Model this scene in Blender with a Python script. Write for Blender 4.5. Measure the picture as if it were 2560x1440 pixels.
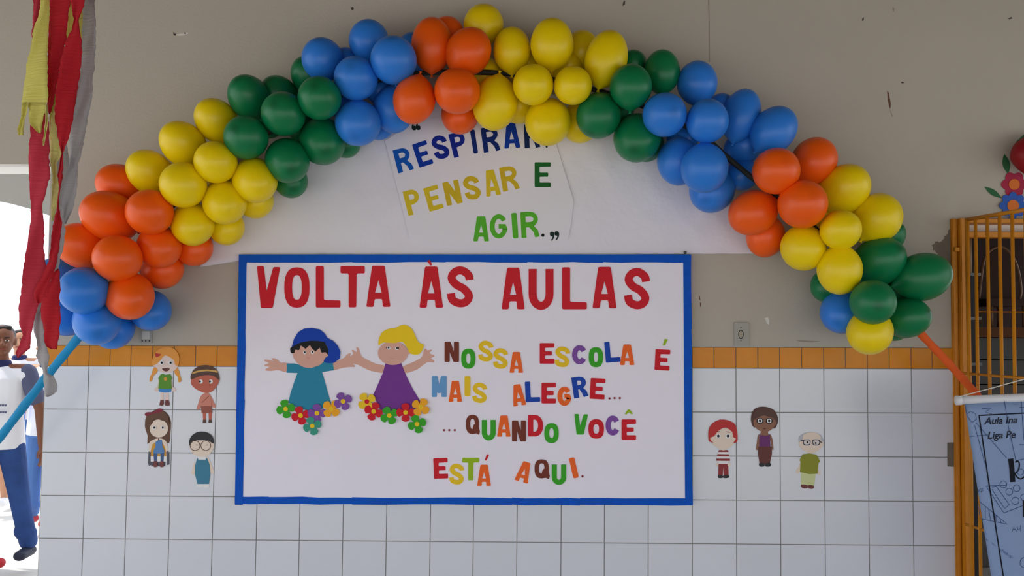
import bpy, bmesh, math, random
from mathutils import Vector, Matrix
from mathutils.geometry import tessellate_polygon
random.seed(7)
for o in list(bpy.data.objects): bpy.data.objects.remove(o)
S = bpy.context.scene; C = S.collection

# ------------------------------------------------------------------ camera, sky, sun, exposure
F = 2217.0; D = 4.06; EYE = 1.60
yaw, pitch, roll = math.radians(1.35), math.radians(2.4), 0.007
fw = Vector((-math.sin(yaw)*math.cos(pitch), math.cos(yaw)*math.cos(pitch), math.sin(pitch)))
rt = fw.cross(Vector((0,0,1))).normalized(); up = rt.cross(fw).normalized()
RT = rt*math.cos(roll) + up*math.sin(roll); UP = up*math.cos(roll) - rt*math.sin(roll)
CP = Vector((0, -D, EYE))
cam = bpy.data.cameras.new('camera'); co = bpy.data.objects.new('camera', cam); C.objects.link(co)
cam.sensor_width = 36; cam.lens = 36*F/2560; cam.clip_start = .05; cam.clip_end = 400
m = Matrix((RT, UP, -fw)).transposed().to_4x4(); m.translation = CP; co.matrix_world = m
S.camera = co
S.view_settings.view_transform = 'Standard'; S.view_settings.look = 'None'
S.view_settings.gamma = 1; S.view_settings.use_curve_mapping = False
S.view_settings.exposure = 0.04
w = bpy.data.worlds.new('sky'); S.world = w; w.use_nodes = True
bg = w.node_tree.nodes['Background']; bg.inputs[0].default_value = (.85, .90, 1.0, 1); bg.inputs[1].default_value = 1.75
sl = bpy.data.lights.new('sun', 'SUN'); sl.energy = 3.2; sl.angle = .03; sl.color = (1, .96, .88)
so = bpy.data.objects.new('sun', sl); C.objects.link(so)
so.rotation_euler = Vector((-.52, .06, .84)).to_track_quat('Z', 'Y').to_euler()

def ray(px, py): return fw + RT*((px-1280)/F) - UP*((py-720)/F)
def P(px, py, Y=0.0):
    d = ray(px, py); return CP + d*((Y+D)/d.y)
def depth(Y): return (Y + D)

# ------------------------------------------------------------------ materials
def lin(c):
    return tuple(((v/255)/12.92 if v/255 <= .04045 else ((v/255+.055)/1.055)**2.4) for v in c)
MATS = {}
def mat(key, col, rough=.6, spec=.4, coat=0, metal=0, noise=0, nscale=8, bump=0, bscale=60, sss=0, var=0, emit=0, stretch=None, bdist=.004):
    if key in MATS: return MATS[key]
    M = bpy.data.materials.new(key); M.use_nodes = True; nt = M.node_tree; b = nt.nodes['Principled BSDF']
    c = lin(col); b.inputs['Base Color'].default_value = (*c, 1)
    b.inputs['Roughness'].default_value = rough; b.inputs['Specular IOR Level'].default_value = spec
    b.inputs['Metallic'].default_value = metal; b.inputs['Coat Weight'].default_value = coat
    b.inputs['Coat Roughness'].default_value = .12
    if sss: b.inputs['Subsurface Weight'].default_value = sss; b.inputs['Subsurface Scale'].default_value = .03; b.inputs['Subsurface Radius'].default_value = (1, 1, 1)
    tc = nt.nodes.new('ShaderNodeTexCoord'); vec = tc.outputs['Object']
    if stretch:
        mp = nt.nodes.new('ShaderNodeMapping'); mp.inputs['Scale'].default_value = stretch
        nt.links.new(vec, mp.inputs['Vector']); vec = mp.outputs['Vector']
    last = None
    if noise or var:
        hs = nt.nodes.new('ShaderNodeHueSaturation'); hs.inputs['Color'].default_value = (*c, 1)
        add = nt.nodes.new('ShaderNodeMath'); add.operation = 'MULTIPLY_ADD'
        if noise:
            n = nt.nodes.new('ShaderNodeTexNoise'); n.inputs['Scale'].default_value = nscale; n.inputs['Detail'].default_value = 6
            nt.links.new(vec, n.inputs['Vector'])
            nt.links.new(n.outputs['Fac'], add.inputs[0])
        else: add.inputs[0].default_value = .5
        add.inputs[1].default_value = noise; add.inputs[2].default_value = 1 - noise/2
        if var:
            oi = nt.nodes.new('ShaderNodeObjectInfo'); a2 = nt.nodes.new('ShaderNodeMath'); a2.operation = 'MULTIPLY_ADD'
            nt.links.new(oi.outputs['Random'], a2.inputs[0]); a2.inputs[1].default_value = var; 
            nt.links.new(add.outputs[0], a2.inputs[2]); out = a2.outputs[0]
        else: out = add.outputs[0]
        nt.links.new(out, hs.inputs['Value']); nt.links.new(hs.outputs[0], b.inputs['Base Color'])
    if bump:
        n2 = nt.nodes.new('ShaderNodeTexNoise'); n2.inputs['Scale'].default_value = bscale; n2.inputs['Detail'].default_value = 4
        nt.links.new(vec, n2.inputs['Vector'])
        bp = nt.nodes.new('ShaderNodeBump'); bp.inputs['Strength'].default_value = bump; bp.inputs['Distance'].default_value = bdist
        nt.links.new(n2.outputs['Fac'], bp.inputs['Height']); nt.links.new(bp.outputs[0], b.inputs['Normal'])
    MATS[key] = M; return M

plaster = mat('plaster', (190, 184, 172), .85, .2, noise=.10, nscale=3, bump=.25, bscale=90)
grout = mat('grout', (142, 138, 132), .9, .1, noise=.2, nscale=40)
tile_w = mat('white_tile', (224, 228, 234), .22, .5, noise=.05, nscale=7, var=.05)
tile_y = mat('ochre_tile', (214, 134, 6), .3, .3, noise=.25, nscale=14, var=.1)
paper = mat('white_paper', (240, 237, 246), .85, .2, noise=.05, nscale=5, bump=.6, bscale=5, bdist=.03)
cement = mat('cement', (128, 120, 108), .95, .1, noise=.5, nscale=30, bump=.8, bscale=80)
crepe_b = mat('blue_border', (8, 88, 200), .75, .2, noise=.35, nscale=40, bump=.4, bscale=150)
concrete = mat('floor_concrete', (190, 186, 178), .8, .3, noise=.15, nscale=4)
ground_m = mat('ground_light', (215, 212, 205), .9, .1, noise=.1, nscale=2)
steel_y = mat('yellow_enamel', (214, 138, 22), .45, .5, noise=.3, nscale=18, bump=.3, bscale=60)
dark = mat('dark', (22, 20, 20), .6)

# ------------------------------------------------------------------ object helpers
def tag(o, label=None, cat=None, group=None, kind=None):
    if label: o['label'] = label
    if cat: o['category'] = cat
    if group: o['group'] = group
    if kind: o['kind'] = kind
    return o
def link(name, me, mt, parent=None, smooth=False, loc=None):
    o = bpy.data.objects.new(name, me); C.objects.link(o)
    if mt is not None:
        me.materials.clear(); me.materials.append(mt)
    if smooth: me.polygons.foreach_set('use_smooth', [True]*len(me.polygons))
    if parent:
        o.parent = parent
        o.matrix_parent_inverse = parent_inv(parent)
    return o
def world_loc(o):
    v = Vector(o.location)
    while o.parent: o = o.parent; v = v + o.location
    return v
def parent_inv(p): return Matrix.Translation(-world_abs[p.name])
world_abs = {}
def obj(name, verts, faces, mt, parent=None, smooth=False):
    me = bpy.data.meshes.new(name); me.from_pydata([tuple(v) for v in verts], [], faces)
    bm = bmesh.new(); bm.from_mesh(me); bmesh.ops.recalc_face_normals(bm, faces=bm.faces); bm.to_mesh(me); bm.free()
    o = link(name, me, mt, parent, smooth); world_abs[o.name] = Vector((0,0,0)); return o
def bobj(name, bm, mt, parent=None, smooth=False):
    me = bpy.data.meshes.new(name); bmesh.ops.recalc_face_normals(bm, faces=bm.faces); bm.to_mesh(me); bm.free()
    o = link(name, me, mt, parent, smooth); world_abs[o.name] = Vector((0,0,0)); return o
def empty(name, loc, label=None, cat=None, group=None, kind=None):
    o = bpy.data.objects.new(name, None); C.objects.link(o); o.location = loc; o.empty_display_size = .05
    world_abs[o.name] = Vector(loc); tag(o, label, cat, group, kind); return o
def box(bm, x0, x1, y0, y1, z0, z1):
    v = [bm.verts.new((x, y, z)) for x in (x0, x1) for y in (y0, y1) for z in (z0, z1)]
    for f in ((0,1,3,2),(4,6,7,5),(0,4,5,1),(2,3,7,6),(0,2,6,4),(1,5,7,3)): bm.faces.new([v[i] for i in f])
def tube(bm, pts, r, n=10, caps=True):
    pts = [Vector(p) for p in pts]; rings = []; prev = None
    for i, p in enumerate(pts):
        t = (pts[min(i+1, len(pts)-1)] - pts[max(i-1, 0)]).normalized()
        a = t.cross(Vector((0, 1, .03)) if abs(t.y) < .9 else Vector((1, 0, 0))).normalized()
        if prev and a.dot(prev) < 0: a = -a
        prev = a; b = t.cross(a)
        rr = r[i] if isinstance(r, (list, tuple)) else r
        rings.append([bm.verts.new(p + (a*math.cos(2*math.pi*k/n) + b*math.sin(2*math.pi*k/n))*rr) for k in range(n)])
    for A, B in zip(rings, rings[1:]):
        for k in range(n): bm.faces.new((A[k], A[(k+1) % n], B[(k+1) % n], B[k]))
    if caps: bm.faces.new(rings[0][::-1]); bm.faces.new(rings[-1])
def catmull(pts, n=5, closed=False):
    out = []; N = len(pts)
    rng = range(N if closed else N-1)
    for i in rng:
        if closed: p0, p1, p2, p3 = pts[(i-1) % N], pts[i], pts[(i+1) % N], pts[(i+2) % N]
        else: p0, p1, p2, p3 = pts[max(i-1,0)], pts[i], pts[i+1], pts[min(i+2,N-1)]
        for k in range(n):
            t = k/n
            out.append(tuple(.5*((2*b)+(c-a)*t+(2*a-5*b+4*c-d)*t*t+(-a+3*b-3*c+d)*t**3) for a, b, c, d in zip(p0, p1, p2, p3)))
    if not closed: out.append(tuple(pts[-1]))
    return out
def rnd(poly, r):                       # cut the corners of a closed outline
    out = []; N = len(poly)
    for i in range(N):
        a, b, c = (Vector(poly[i-1]), Vector(poly[i]), Vector(poly[(i+1) % N]))
        u, v = a-b, c-b
        lu, lv = u.length, v.length
        if lu < 1e-6 or lv < 1e-6: continue
        if u.angle(v, 0) > 2.75: out.append(tuple(b)); continue
        ru, rv = min(r, lu*.45), min(r, lv*.45)
        p, q = b + u/lu*ru, b + v/lv*rv
        out += [tuple(p), tuple((p+q)*.25 + b*.5), tuple(q)]
    return out
def plate(name, contours, Y, th, mt, parent=None, zmap=None, back=None):
    """flat cut-out: outlines given on the photograph, standing in plane y=Y, th thick towards the viewer"""
    cs = []; band = len(contours) == 1 and isinstance(contours[0], Band)
    for c in contours:
        if zmap: c = [(zmap[0] + x/zmap[2], zmap[1] + y/zmap[2]) for x, y in c]
        cs.append([P(x, y, Y-th) for x, y in c])
    flat = [v for c in cs for v in c]
    if band:
        h_ = len(flat)//2; L_ = len(flat)-1; tris = []
        for i in range(h_-1): tris += [(i, i+1, L_-i-1), (i, L_-i-1, L_-i)]
    else: tris = tessellate_polygon([[Vector((v.x, v.z, 0)) for v in c] for c in cs])
    n = len(flat); verts = flat + [Vector((v.x, Y, v.z)) for v in flat]
    faces = [tuple(t) for t in tris] + [tuple(i+n for i in reversed(t)) for t in tris]
    k = 0
    for c in cs:
        L = len(c)
        for i in range(L): a, b = k+i, k+(i+1) % L; faces.append((a, b, b+n, a+n))
        k += L
    return obj(name, verts, faces, mt, parent)
def ell(cx, cy, rx, ry=None, n=20, rot=0):
    ry = ry or rx; c, s = math.cos(rot), math.sin(rot)
    return [(cx + rx*math.cos(2*math.pi*i/n)*c - ry*math.sin(2*math.pi*i/n)*s, cy + rx*math.cos(2*math.pi*i/n)*s + ry*math.sin(2*math.pi*i/n)*c) for i in range(n)]

# ------------------------------------------------------------------ letters (outlines, y down, box w x h, stroke t)
class Band(list): pass              # outline of a brush stroke: left side then right side reversed
def stroke(path, t):
    L = []; R = []; n = len(path)
    for i, p in enumerate(path):
        a = path[max(i-1,0)]; b = path[min(i+1,n-1)]
        dx, dy = b[0]-a[0], b[1]-a[1]; l = math.hypot(dx, dy) or 1
        nx, ny = -dy/l*t/2, dx/l*t/2
        L.append((p[0]+nx, p[1]+ny)); R.append((p[0]-nx, p[1]-ny))
    return Band(L + R[::-1])
def arc(cx, cy, rx, ry, a0, a1, n=10):
    return [(cx + rx*math.cos(math.radians(a0+(a1-a0)*i/n)), cy + ry*math.sin(math.radians(a0+(a1-a0)*i/n))) for i in range(n+1)]
def sup(cx, cy, rx, ry, n=28, e=.8):
    r = []
    for i in range(n):
        a = 2*math.pi*i/n; c, s = math.cos(a), math.sin(a)
        r.append((cx + rx*math.copysign(abs(c)**e, c), cy + ry*math.copysign(abs(s)**e, s)))
    return r
def letter(ch, w, h, t):
    c = t*.18; u = t*.92
    if ch == 'I': return [rnd([(0,0),(w,0),(w,h),(0,h)], c*1.6)]
    if ch == 'L': return [rnd([(0,0),(t,0),(t,h-u),(w,h-u*.95),(w,h),(0,h)], c)]
    if ch == 'T': return [rnd([(0,0),(w,0),(w,u),(w/2+t/2,u),(w/2+t*.45,h),(w/2-t*.5,h),(w/2-t/2,u),(0,u)], c)]
    if ch == 'E':
        m0, m1 = h/2-u*.45, h/2+u*.45
        return [rnd([(0,0),(w,0),(w,u*.95),(t,u),(t,m0),(w*.84,m0),(w*.84,m1),(t,m1),(t,h-u),(w,h-u),(w,h),(0,h)], c)]
    if ch == 'V': return [rnd([(0,0),(t*.85,0),(w*.42,h*.6),(w-t*.85,h*.02),(w,h*.02),(w*.68,h),(w*.17,h)], c)]
    if ch == 'A':
        return [rnd([(w*.24,0),(w*.76,0),(w,h),(w-t*.95,h),(w*.66,h*.81),(w*.34,h*.81),(t*.9,h),(0,h)], c),
                [(w*.5,h*.34),(w*.64,h*.655),(w*.36,h*.655)]]
    if ch == 'U': return [stroke([(t/2,0),(t/2,h*.35),(t/2,h*.62)] + arc(w/2, h*.62, w/2-t/2, h*.38-t*.46, 180, 0, 12) + [(w-t/2,h*.35),(w-t/2,0)], t)]
    if ch == 'O': return [sup(w/2, h/2, w/2, h/2), sup(w/2, h/2, w/2-t*.97, h/2-t*.97)]
    if ch == 'Q':
        o = sup(w*.47, h*.48, w*.47, h*.48)
        o = [p for p in o if not (p[0] > w*.55 and p[1] > h*.72)]
        k = max(range(len(o)), key=lambda i: (o[i][0] > w*.5 and o[i][1] > h*.5) * o[i][1])
        o = o[:k+1] + [(w, h*.86), (w*.93, h), (w*.74, h*.93)] + o[k+1:] if o[k][0] > w*.5 else o
        hole = sup(w*.47, h*.46, w*.47-t*.85, h*.48-t*.85)
        hole = [p if not (p[0] > w*.5 and p[1] > h*.5) else (w*.5+(p[0]-w*.5)*.35, h*.5+(p[1]-h*.5)*.35) for p in hole]
        return [o, hole]
    if ch == 'C': return [stroke(arc(w/2, h/2, w/2-t*.5, h/2-t*.5, -32, -328, 22), t)]
    if ch == 'G':
        p = arc(w/2, h/2, w/2-t*.5, h/2-t*.5, -35, -360, 22)
        return [stroke(p + [(w*.96-t*.5, h*.52), (w*.52, h*.52)][1:] if False else p[:-1] + [(w-t*.52,h*.62),(w-t*.6,h*.5),(w*.5,h*.5)], t*.95)]
    if ch == 'S':
        return [stroke(catmull([(w-t*.42,h*.33),(w-t*.6,h*.2),(w*.56,t*.5),(w*.3,h*.13),(t*.5,h*.28),(w*.33,h*.44),(w*.64,h*.55),(w-t*.5,h*.72),(w*.72,h*.87),(w*.46,h-t*.5),(t*.62,h*.82),(t*.42,h*.66)], 4), t)]
    if ch == 'N': return [rnd([(0,0),(t*1.15,0),(w-t,h*.5),(w-t,0),(w,0),(w,h),(w-t*1.1,h),(t,h*.5),(t,h),(0,h)], c)]
    if ch == 'M': return [rnd([(0,0),(t*1.1,0),(w/2,h*.42),(w-t*1.1,0),(w,0),(w,h),(w-t,h),(w-t,h*.72),(w*.6,h*.82),(w*.4,h*.82),(t,h*.72),(t,h),(0,h)], c)]
    if ch == 'D': return [[(0,0),(w*.5,0)] + arc(w*.48, h/2, w*.52, h/2, -85, 85, 14) + [(w*.5,h),(0,h)],
                          [(t,t*.9),(w*.45,t*.9)] + arc(w*.45, h/2, w*.55-t, h/2-t*.9, -80, 80, 10) + [(w*.45,h-t*.9),(t,h-t*.9)]]
    if ch in 'PR':
        bowl = [(0,0),(w*.5,0)] + arc(w*.5, h*.29, w*.46, h*.29, -80, 80, 12)
        hole = [(t,h*.29-h*.11),(w*.5,h*.18)] + arc(w*.5, h*.29, w*.46-t*.9, h*.11, -70, 70, 6) + [(w*.5,h*.4),(t,h*.29+h*.11)]
        if ch == 'P': out = bowl + [(w*.5,h*.58),(t,h*.6),(t,h),(0,h)]
        else: out = bowl[:-2] + [(w*.72,h*.57),(w*.92,h*.72),(w,h*.97),(w-t*.9,h),(w-t*1.15,h*.8),(w*.45,h*.6),(t,h*.6),(t,h),(0,h)]
        return [out, hole]
def put(ch, x0, x1, y0, y1, zmap, mt, parent, Y, th, t, rot=0, label=None):
    """letter in its box on the zoomed picture; rot clockwise degrees about the box centre"""
    w, h = x1-x0, y1-y0; a = math.radians(rot); cx, cy = (x0+x1)/2, (y0+y1)/2; cc, ss = math.cos(a), math.sin(a)
    cs = []
    for c in letter(ch, w, h, t):
        cs.append(type(c)((cx + (x-w/2)*cc - (y-h/2)*ss, cy + (x-w/2)*ss + (y-h/2)*cc) for x, y in c))
    o = plate('letter', cs, Y, th, mt, parent, zmap)
    o['label'] = label or 'cut-out letter ' + ch
    return o

foam = {k: mat('foam_'+k, c, .7, .3, bump=.15, bscale=200, noise=.06, nscale=30) for k, c in dict(
    red=(214,30,45), brown=(122,58,42), green=(60,172,40), yellow=(246,206,40), orange=(250,108,40), purple=(132,82,168),
    blue=(25,72,178), lightblue=(108,164,216), lime=(158,196,30), teal=(62,160,136), amber=(252,176,40), black=(24,26,26),
    cap=(14,66,178), skin=(226,176,158), shirt=(44,140,172), dress=(122,58,150), hair=(250,214,30), white=(240,240,240)).items()}

# ------------------------------------------------------------------ structure
X = lambda px, py, Y=0: P(px, py, Y).x
Z = lambda px, py, Y=0: P(px, py, Y).z
def poly_wall(name, pts, y0, y1, mt):
    tris = tessellate_polygon([[Vector((x, z, 0)) for x, z in pts]]); n = len(pts)
    verts = [(x, y0, z) for x, z in pts] + [(x, y1, z) for x, z in pts]
    faces = [tuple(t) for t in tris] + [tuple(i+n for i in t) for t in tris] + [(i, (i+1) % n, (i+1) % n+n, i+n) for i in range(n)]
    return tag(obj(name, verts, faces, mt), kind='structure')
edge_top = P(127, 411); edge_mid = P(113, 915); edge_bot = P(94, 1440)
sl_ = (edge_bot.x-edge_mid.x)/(edge_mid.z-edge_bot.z)
foot = (edge_bot.x + sl_*edge_bot.z, 0.0)
dx0 = X(2398, 900); dx1 = dx0 + .95; dz = Z(2400, 548)
wall = poly_wall('wall_back', [(-5.2, 3.4), (7, 3.4), (7, 0), (dx1, 0), (dx1, dz), (dx0, dz), (dx0, 0), foot,
                               (edge_bot.x, edge_bot.z), (edge_mid.x, edge_mid.z), (edge_top.x, edge_top.z), (-5.2, edge_top.z + .02)], 0, .2, plaster)
# tiles: seams measured in the photograph (bottom row positions), rows at the wall's left and right end
seams = [94, 204, 310, 419, 528, 638, 746, 855, 964, 1074, 1182, 1291.5, 1402, 1510.5, 1620.5, 1731, 1842, 1952.5, 2064, 2174.5, 2285.5, 2392]
def seam_x(xb, y): return xb + (1440-y)*(.0343 - .0381*(xb-204)/1638)
rows = [(863, 869.5), (914.5, 922.3), (1022.5, 1033), (1130.5, 1143.5), (1238.5, 1254), (1346, 1364.5), (1454, 1475.5), (1562, 1586.5)]
def row_y(j, x): a, b = rows[j]; return a + (b-a)*(x-110)/2275
def tile(q, mt, g=.0015, th=.006):
    """q: four corner points on the wall plane (tl,tr,br,bl)"""
    c = sum(q, Vector())/4; r1 = []; r2 = []
    for v in q:
        d = v-c; s = Vector((math.copysign(g, d.x), 0, math.copysign(g, d.z)))
        r1.append(v - s); r2.append(v - s*1.7)
    dy = random.uniform(0, .0008)
    vs = [v + Vector((0, .001, 0)) for v in r1] + [v - Vector((0, th-.0015, 0)) for v in r1] + [v - Vector((0, th+dy, 0)) for v in r2]
    fs = [(8,9,10,11)] + [(i, (i+1) % 4, (i+1) % 4+4, i+4) for i in range(4)] + [(i+4, (i+1) % 4+4, (i+1) % 4+8, i+8) for i in range(4)]
    return obj('tile', vs, fs, mt, wall)
def corner(xb, j):
    x = xb
    for _ in range(3): y = row_y(j, x); x = seam_x(xb, y)
    return P(x, y, -.006)
def onwall(v): return Vector((v.x, 0, v.z))
for j in range(1, 7):
    for a, b in zip(seams, seams[1:]):
        if j == 6 and False: continue
        tile([onwall(corner(a, j)), onwall(corner(b, j)), onwall(corner(b, j+1)), onwall(corner(a, j+1))], tile_w)
fine = []
for a, b in zip(seams, seams[1:]): fine += [a, (a+b)/2]
fine.append(seams[-1])
for k, (a, b) in enumerate(zip(fine, fine[1:])):
    tile([onwall(corner(a, 0)), onwall(corner(b, 0)), onwall(corner(b, 1)), onwall(corner(a, 1))], tile_y)
# the grout bed behind the tiles
gz = [corner(seams[0], 0), corner(seams[-1], 0), corner(seams[-1], 7), corner(seams[0], 7)]
gv = [Vector((v.x, -.0028, v.z)) for v in gz]
gb = obj('grout_bed', [v for v in gv] + [Vector((v.x, .001, v.z)) for v in gv], [(0,1,2,3),(4,5,6,7),(0,1,5,4),(1,2,6,5),(2,3,7,6),(3,0,4,7)], grout, wall)
# wear and marks on the plaster
chip = mat('plaster_chip', (226, 224, 218), .9, .1, noise=.3, nscale=60)
stain = mat('brown_stain', (112, 84, 72), .9, .1, noise=.4, nscale=80)
grime = mat('dark_scratch', (82, 76, 70), .9, .1)
def mark(name, pts, mt, th=.0006): return plate(name, [pts], 0, th, mt, wall)
mark('plaster_chip', [(434,81),(441,86),(452,84),(462,83),(468,80),(470,84),(462,88),(450,89),(438,88)], chip)
mark('scratch', [(433,80),(440,86),(439,89),(434,88)], grime); mark('scratch', [(459,81),(466,82),(463,86)], grime)
mark('scratch', [(2218,226),(2222,232),(2227,258),(2226,272),(2223,268),(2219,246)], stain)
mark('scratch', [(2224,272),(2230,284),(2232,292),(2229,290)], mat('faint_stain', (160,150,136), .9))
mark('scratch', [(2232,15),(2236,22),(2235,30),(2231,24)], mat('faint_stain', (0,0,0)))
mark('scratch', [(1747,737),(1750,742),(1751,752),(1748,748)], stain); mark('scratch', [(1750,755),(1753,758),(1752,768),(1750,764)], stain)
mark('scratch', [(876,20),(882,17),(885,22),(880,26)], grime); mark('scratch', [(1558,5),(1563,1),(1562,12),(1556,15)], grime)
mark('scratch', [(2156,45),(2160,43),(2159,51),(2155,52)], grime); mark('scratch', [(2252,205),(2258,204),(2260,208),(2254,208)], grime)
mark('scratch', [(2520,46),(2529,42),(2531,46),(2524,48)], grime)
mark('crack', [(1770.5,0),(1773,0),(1774,60),(1774.5,155),(1772.5,155),(1772,60)], mat('crack', (150,140,128), .9))
mark('scratch', [(1985,849),(2010,851),(2055,853),(2030,856),(2000,854)], mat('faint_stain', (0,0,0)))
mark('plaster_chip', [(1912,795),(1920,793),(1923,800),(1922,812),(1917,808)], chip)
rough = catmull([(2400,546),(2385,556),(2374,566),(2372,580),(2362,590),(2356,602),(2340,606),(2332,612),(2334,624),(2346,634),(2352,650),(2362,664),(2372,676),(2384,690),(2400,690)], 4)
rough = [(x + random.uniform(-2.5, 2.5)*(x < 2392), y + random.uniform(-2.5, 2.5)*(x < 2392)) for x, y in rough]
mark('cement_patch', rough, cement, .002)
mark('cement_patch', [(2369,1107),(2398,1106),(2398,1168),(2369,1166)], cement, .009)
# floor, roof, far arch
bm = bmesh.new(); box(bm, -5.2, 7, -4.6, 1.5, -.1, 0); tag(bobj('floor', bm, concrete), kind='structure')
bm = bmesh.new(); box(bm, -60, 60, -60, 60, -.3, -.101); tag(bobj('ground', bm, ground_m), kind='structure')
bm = bmesh.new(); box(bm, -5.2, 7, -4.6, 0, 3.4, 3.55); tag(bobj('ceiling', bm, mat('ceiling_paint', (112,86,62), .9)), kind='structure')
bm = bmesh.new(); box(bm, -5.2, 7, -4.75, -4.6, 2.12, 3.55); tag(bobj('trim_added_shade_beam', bm, MATS['ceiling_paint']), kind='structure')  # unseen beam, added to hold skylight off the upper wall
bm = bmesh.new(); box(bm, -5.2, edge_top.x-.004, .0, .2, edge_top.z-.012, edge_top.z+.001); tag(bobj('trim_lintel_daylight', bm, mat('painted_daylight_white', (250,250,248), .4)), kind='structure')  # added strip, its white colour stands in for outdoor light on the soffit
YA = 1.30
arch_px = [(-260, 470), (-120, 480), (0, 502), (75, 522), (127, 540), (250, 585), (330, 640), (370, 720)]
ap = [P(x, y, YA) for x, y in arch_px]
pts = [(ap[0].x-2.5, 3.4), (-1.2, 3.4), (-1.2, 0), (ap[-1].x, 0)] + [(v.x, v.z) for v in reversed(ap)] + [(ap[0].x-.8, ap[0].z-.1), (ap[0].x-1.3, ap[0].z-.5), (ap[0].x-1.5, 0), (ap[0].x-2.5, 0)]
poly_wall('wall_veranda', pts, YA, YA+.18, mat('veranda_paint', (166,164,158), .85, .2, noise=.06, nscale=3))

# ------------------------------------------------------------------ the dark room behind the gate
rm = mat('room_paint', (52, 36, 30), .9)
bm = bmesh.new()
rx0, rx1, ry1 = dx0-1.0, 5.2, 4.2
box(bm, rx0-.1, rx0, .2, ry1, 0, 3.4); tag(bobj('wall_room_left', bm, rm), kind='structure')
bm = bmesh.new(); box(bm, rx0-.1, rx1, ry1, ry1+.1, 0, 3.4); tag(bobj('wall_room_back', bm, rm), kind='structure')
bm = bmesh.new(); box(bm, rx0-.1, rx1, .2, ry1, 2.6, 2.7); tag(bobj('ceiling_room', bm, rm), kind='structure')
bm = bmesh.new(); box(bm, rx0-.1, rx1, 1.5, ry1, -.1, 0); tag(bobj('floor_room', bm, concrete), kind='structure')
# table with a panelled front, a chair lifted onto it
YT = 2.0
zt1, zt0 = Z(2480, 818, YT), Z(2480, 843, YT)
tb = empty('table', (X(2500, 830, YT), YT+.3, 0), 'tall brown-topped grey counter seen through the gate bars', 'counter')
bm = bmesh.new(); box(bm, X(2440, 830, YT), 4.6, YT, YT+.6, zt0, zt1); bobj('counter_top', bm, mat('brown_wood', (120, 66, 28), .5, noise=.3, nscale=9), tb)
greyp = mat('grey_panel', (108, 106, 104), .6)
zz = [zt0, Z(2480, 900, YT), Z(2480, 962, YT), Z(2480, 1030, YT), .35, 0]
for a, b in zip(zz, zz[1:]):
    bm = bmesh.new(); box(bm, X(2443, 830, YT)+.01, 4.55, YT+.03, YT+.55, b+.004, a-.004); bobj('panel', bm, greyp, tb)
ch = empty('chair', (X(2500, 818, YT+.3), YT+.3, zt1), 'dark round-backed chair with a pale rim standing on the counter', 'chair')
chm = mat('chair_shell', (66, 38, 26), .35, .5); rim = mat('chair_rim', (150, 110, 84), .4)
cp = [P(x, y, YT+.15) for x, y in catmull([(2447,745),(2452,700),(2460,650),(2478,624),(2505,618),(2530,640),(2546,680),(2552,730),(2545,752)], 5)]
bm = bmesh.new(); tube(bm, cp, .011, 8); bobj('rim', bm, rim, ch, True)
shell = [(2450,745),(2456,690),(2468,640),(2490,624),(2515,628),(2535,655),(2547,700),(2548,745)]
plate('backrest', [catmull(shell, 4, True)], YT+.17, .025, chm, ch)
bm = bmesh.new(); a, b = P(2448, 748, YT+.15), P(2550, 748, YT+.15); box(bm, a.x, b.x, YT+.0, YT+.42, a.z-.05, a.z); bobj('seat', bm, chm, ch)
for sx in (a.x+.03, b.x-.03):
    for sy in (YT+.05, YT+.38):
        bm = bmesh.new(); tube(bm, [(sx, sy, zt1), (sx, sy, a.z-.04)], .012, 8); bobj('leg', bm, rim, ch, True)
cab = empty('shelf_unit', (X(2425, 800, 1.0), 1.0, 0), 'dark steel shelf unit with pale edges just inside the gate', 'shelf')
xs0, xs1 = X(2400, 700, 1.0), X(2444, 700, 1.0)
edgem = mat('pale_edge', (150, 148, 146), .5)
bm = bmesh.new(); box(bm, xs0, xs1, 1.0, 1.35, 0, Z(2430, 690, 1.0)); bobj('cabinet', bm, mat('dark_steel', (58, 56, 58), .5), cab)
for yy in (686, 796, 910):
    bm = bmesh.new(); zc = Z(2430, yy, 1.0); box(bm, xs0, xs1+.012, .985, 1.35, zc-.008, zc+.008); bobj('shelf_edge', bm, edgem, cab)
bm = bmesh.new(); p0, p1 = P(2424, 597, 1.1), P(2424, 684, 1.1); tube(bm, [p0, p1], .011, 8)
tag(bobj('broom_handle', bm, mat('pale_wood', (190, 150, 110), .6), None, True), 'thin pale wooden stick leaning upright above the steel shelf unit', 'stick')

# door frame of yellow steel
df = empty('door_1', (dx0, 0, 0), kind='structure')
def pbox(name, px0, px1, py0, py1, y0, y1, mt, parent, yref=None):
    yref = y0 if yref is None else yref
    a, b = P(px0, py0, yref), P(px1, py1, yref); bm = bmesh.new(); box(bm, a.x, b.x, y0, y1, b.z, a.z)
    bmesh.ops.bevel(bm, geom=bm.edges[:], offset=.002, segments=1, affect='EDGES')
    return bobj(name, bm, mt, parent)
a = P(2387, 900, -.03); b = P(2402, 900, -.03); c = P(2419, 900, -.03)
ztop = Z(2400, 546, -.03)
for nm, xa, xb, yf in (('jamb', a.x, b.x-.002, -.02), ('jamb', b.x, c.x, -.045)):
    bm = bmesh.new(); box(bm, xa, xb, yf, .05, 0, ztop); bmesh.ops.bevel(bm, geom=bm.edges[:], offset=.004, segments=2, affect='EDGES')
    bobj(nm, bm, steel_y, df)
bm = bmesh.new(); box(bm, dx1-.02, dx1+.04, -.04, .05, 0, ztop); bobj('jamb', bm, steel_y, df)
pbox('header', 2419, 2900, 546, 559, -.04, .04, steel_y, df)
pbox('transom_rail', 2419, 2900, 579, 595, -.03, .03, steel_y, df)
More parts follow.
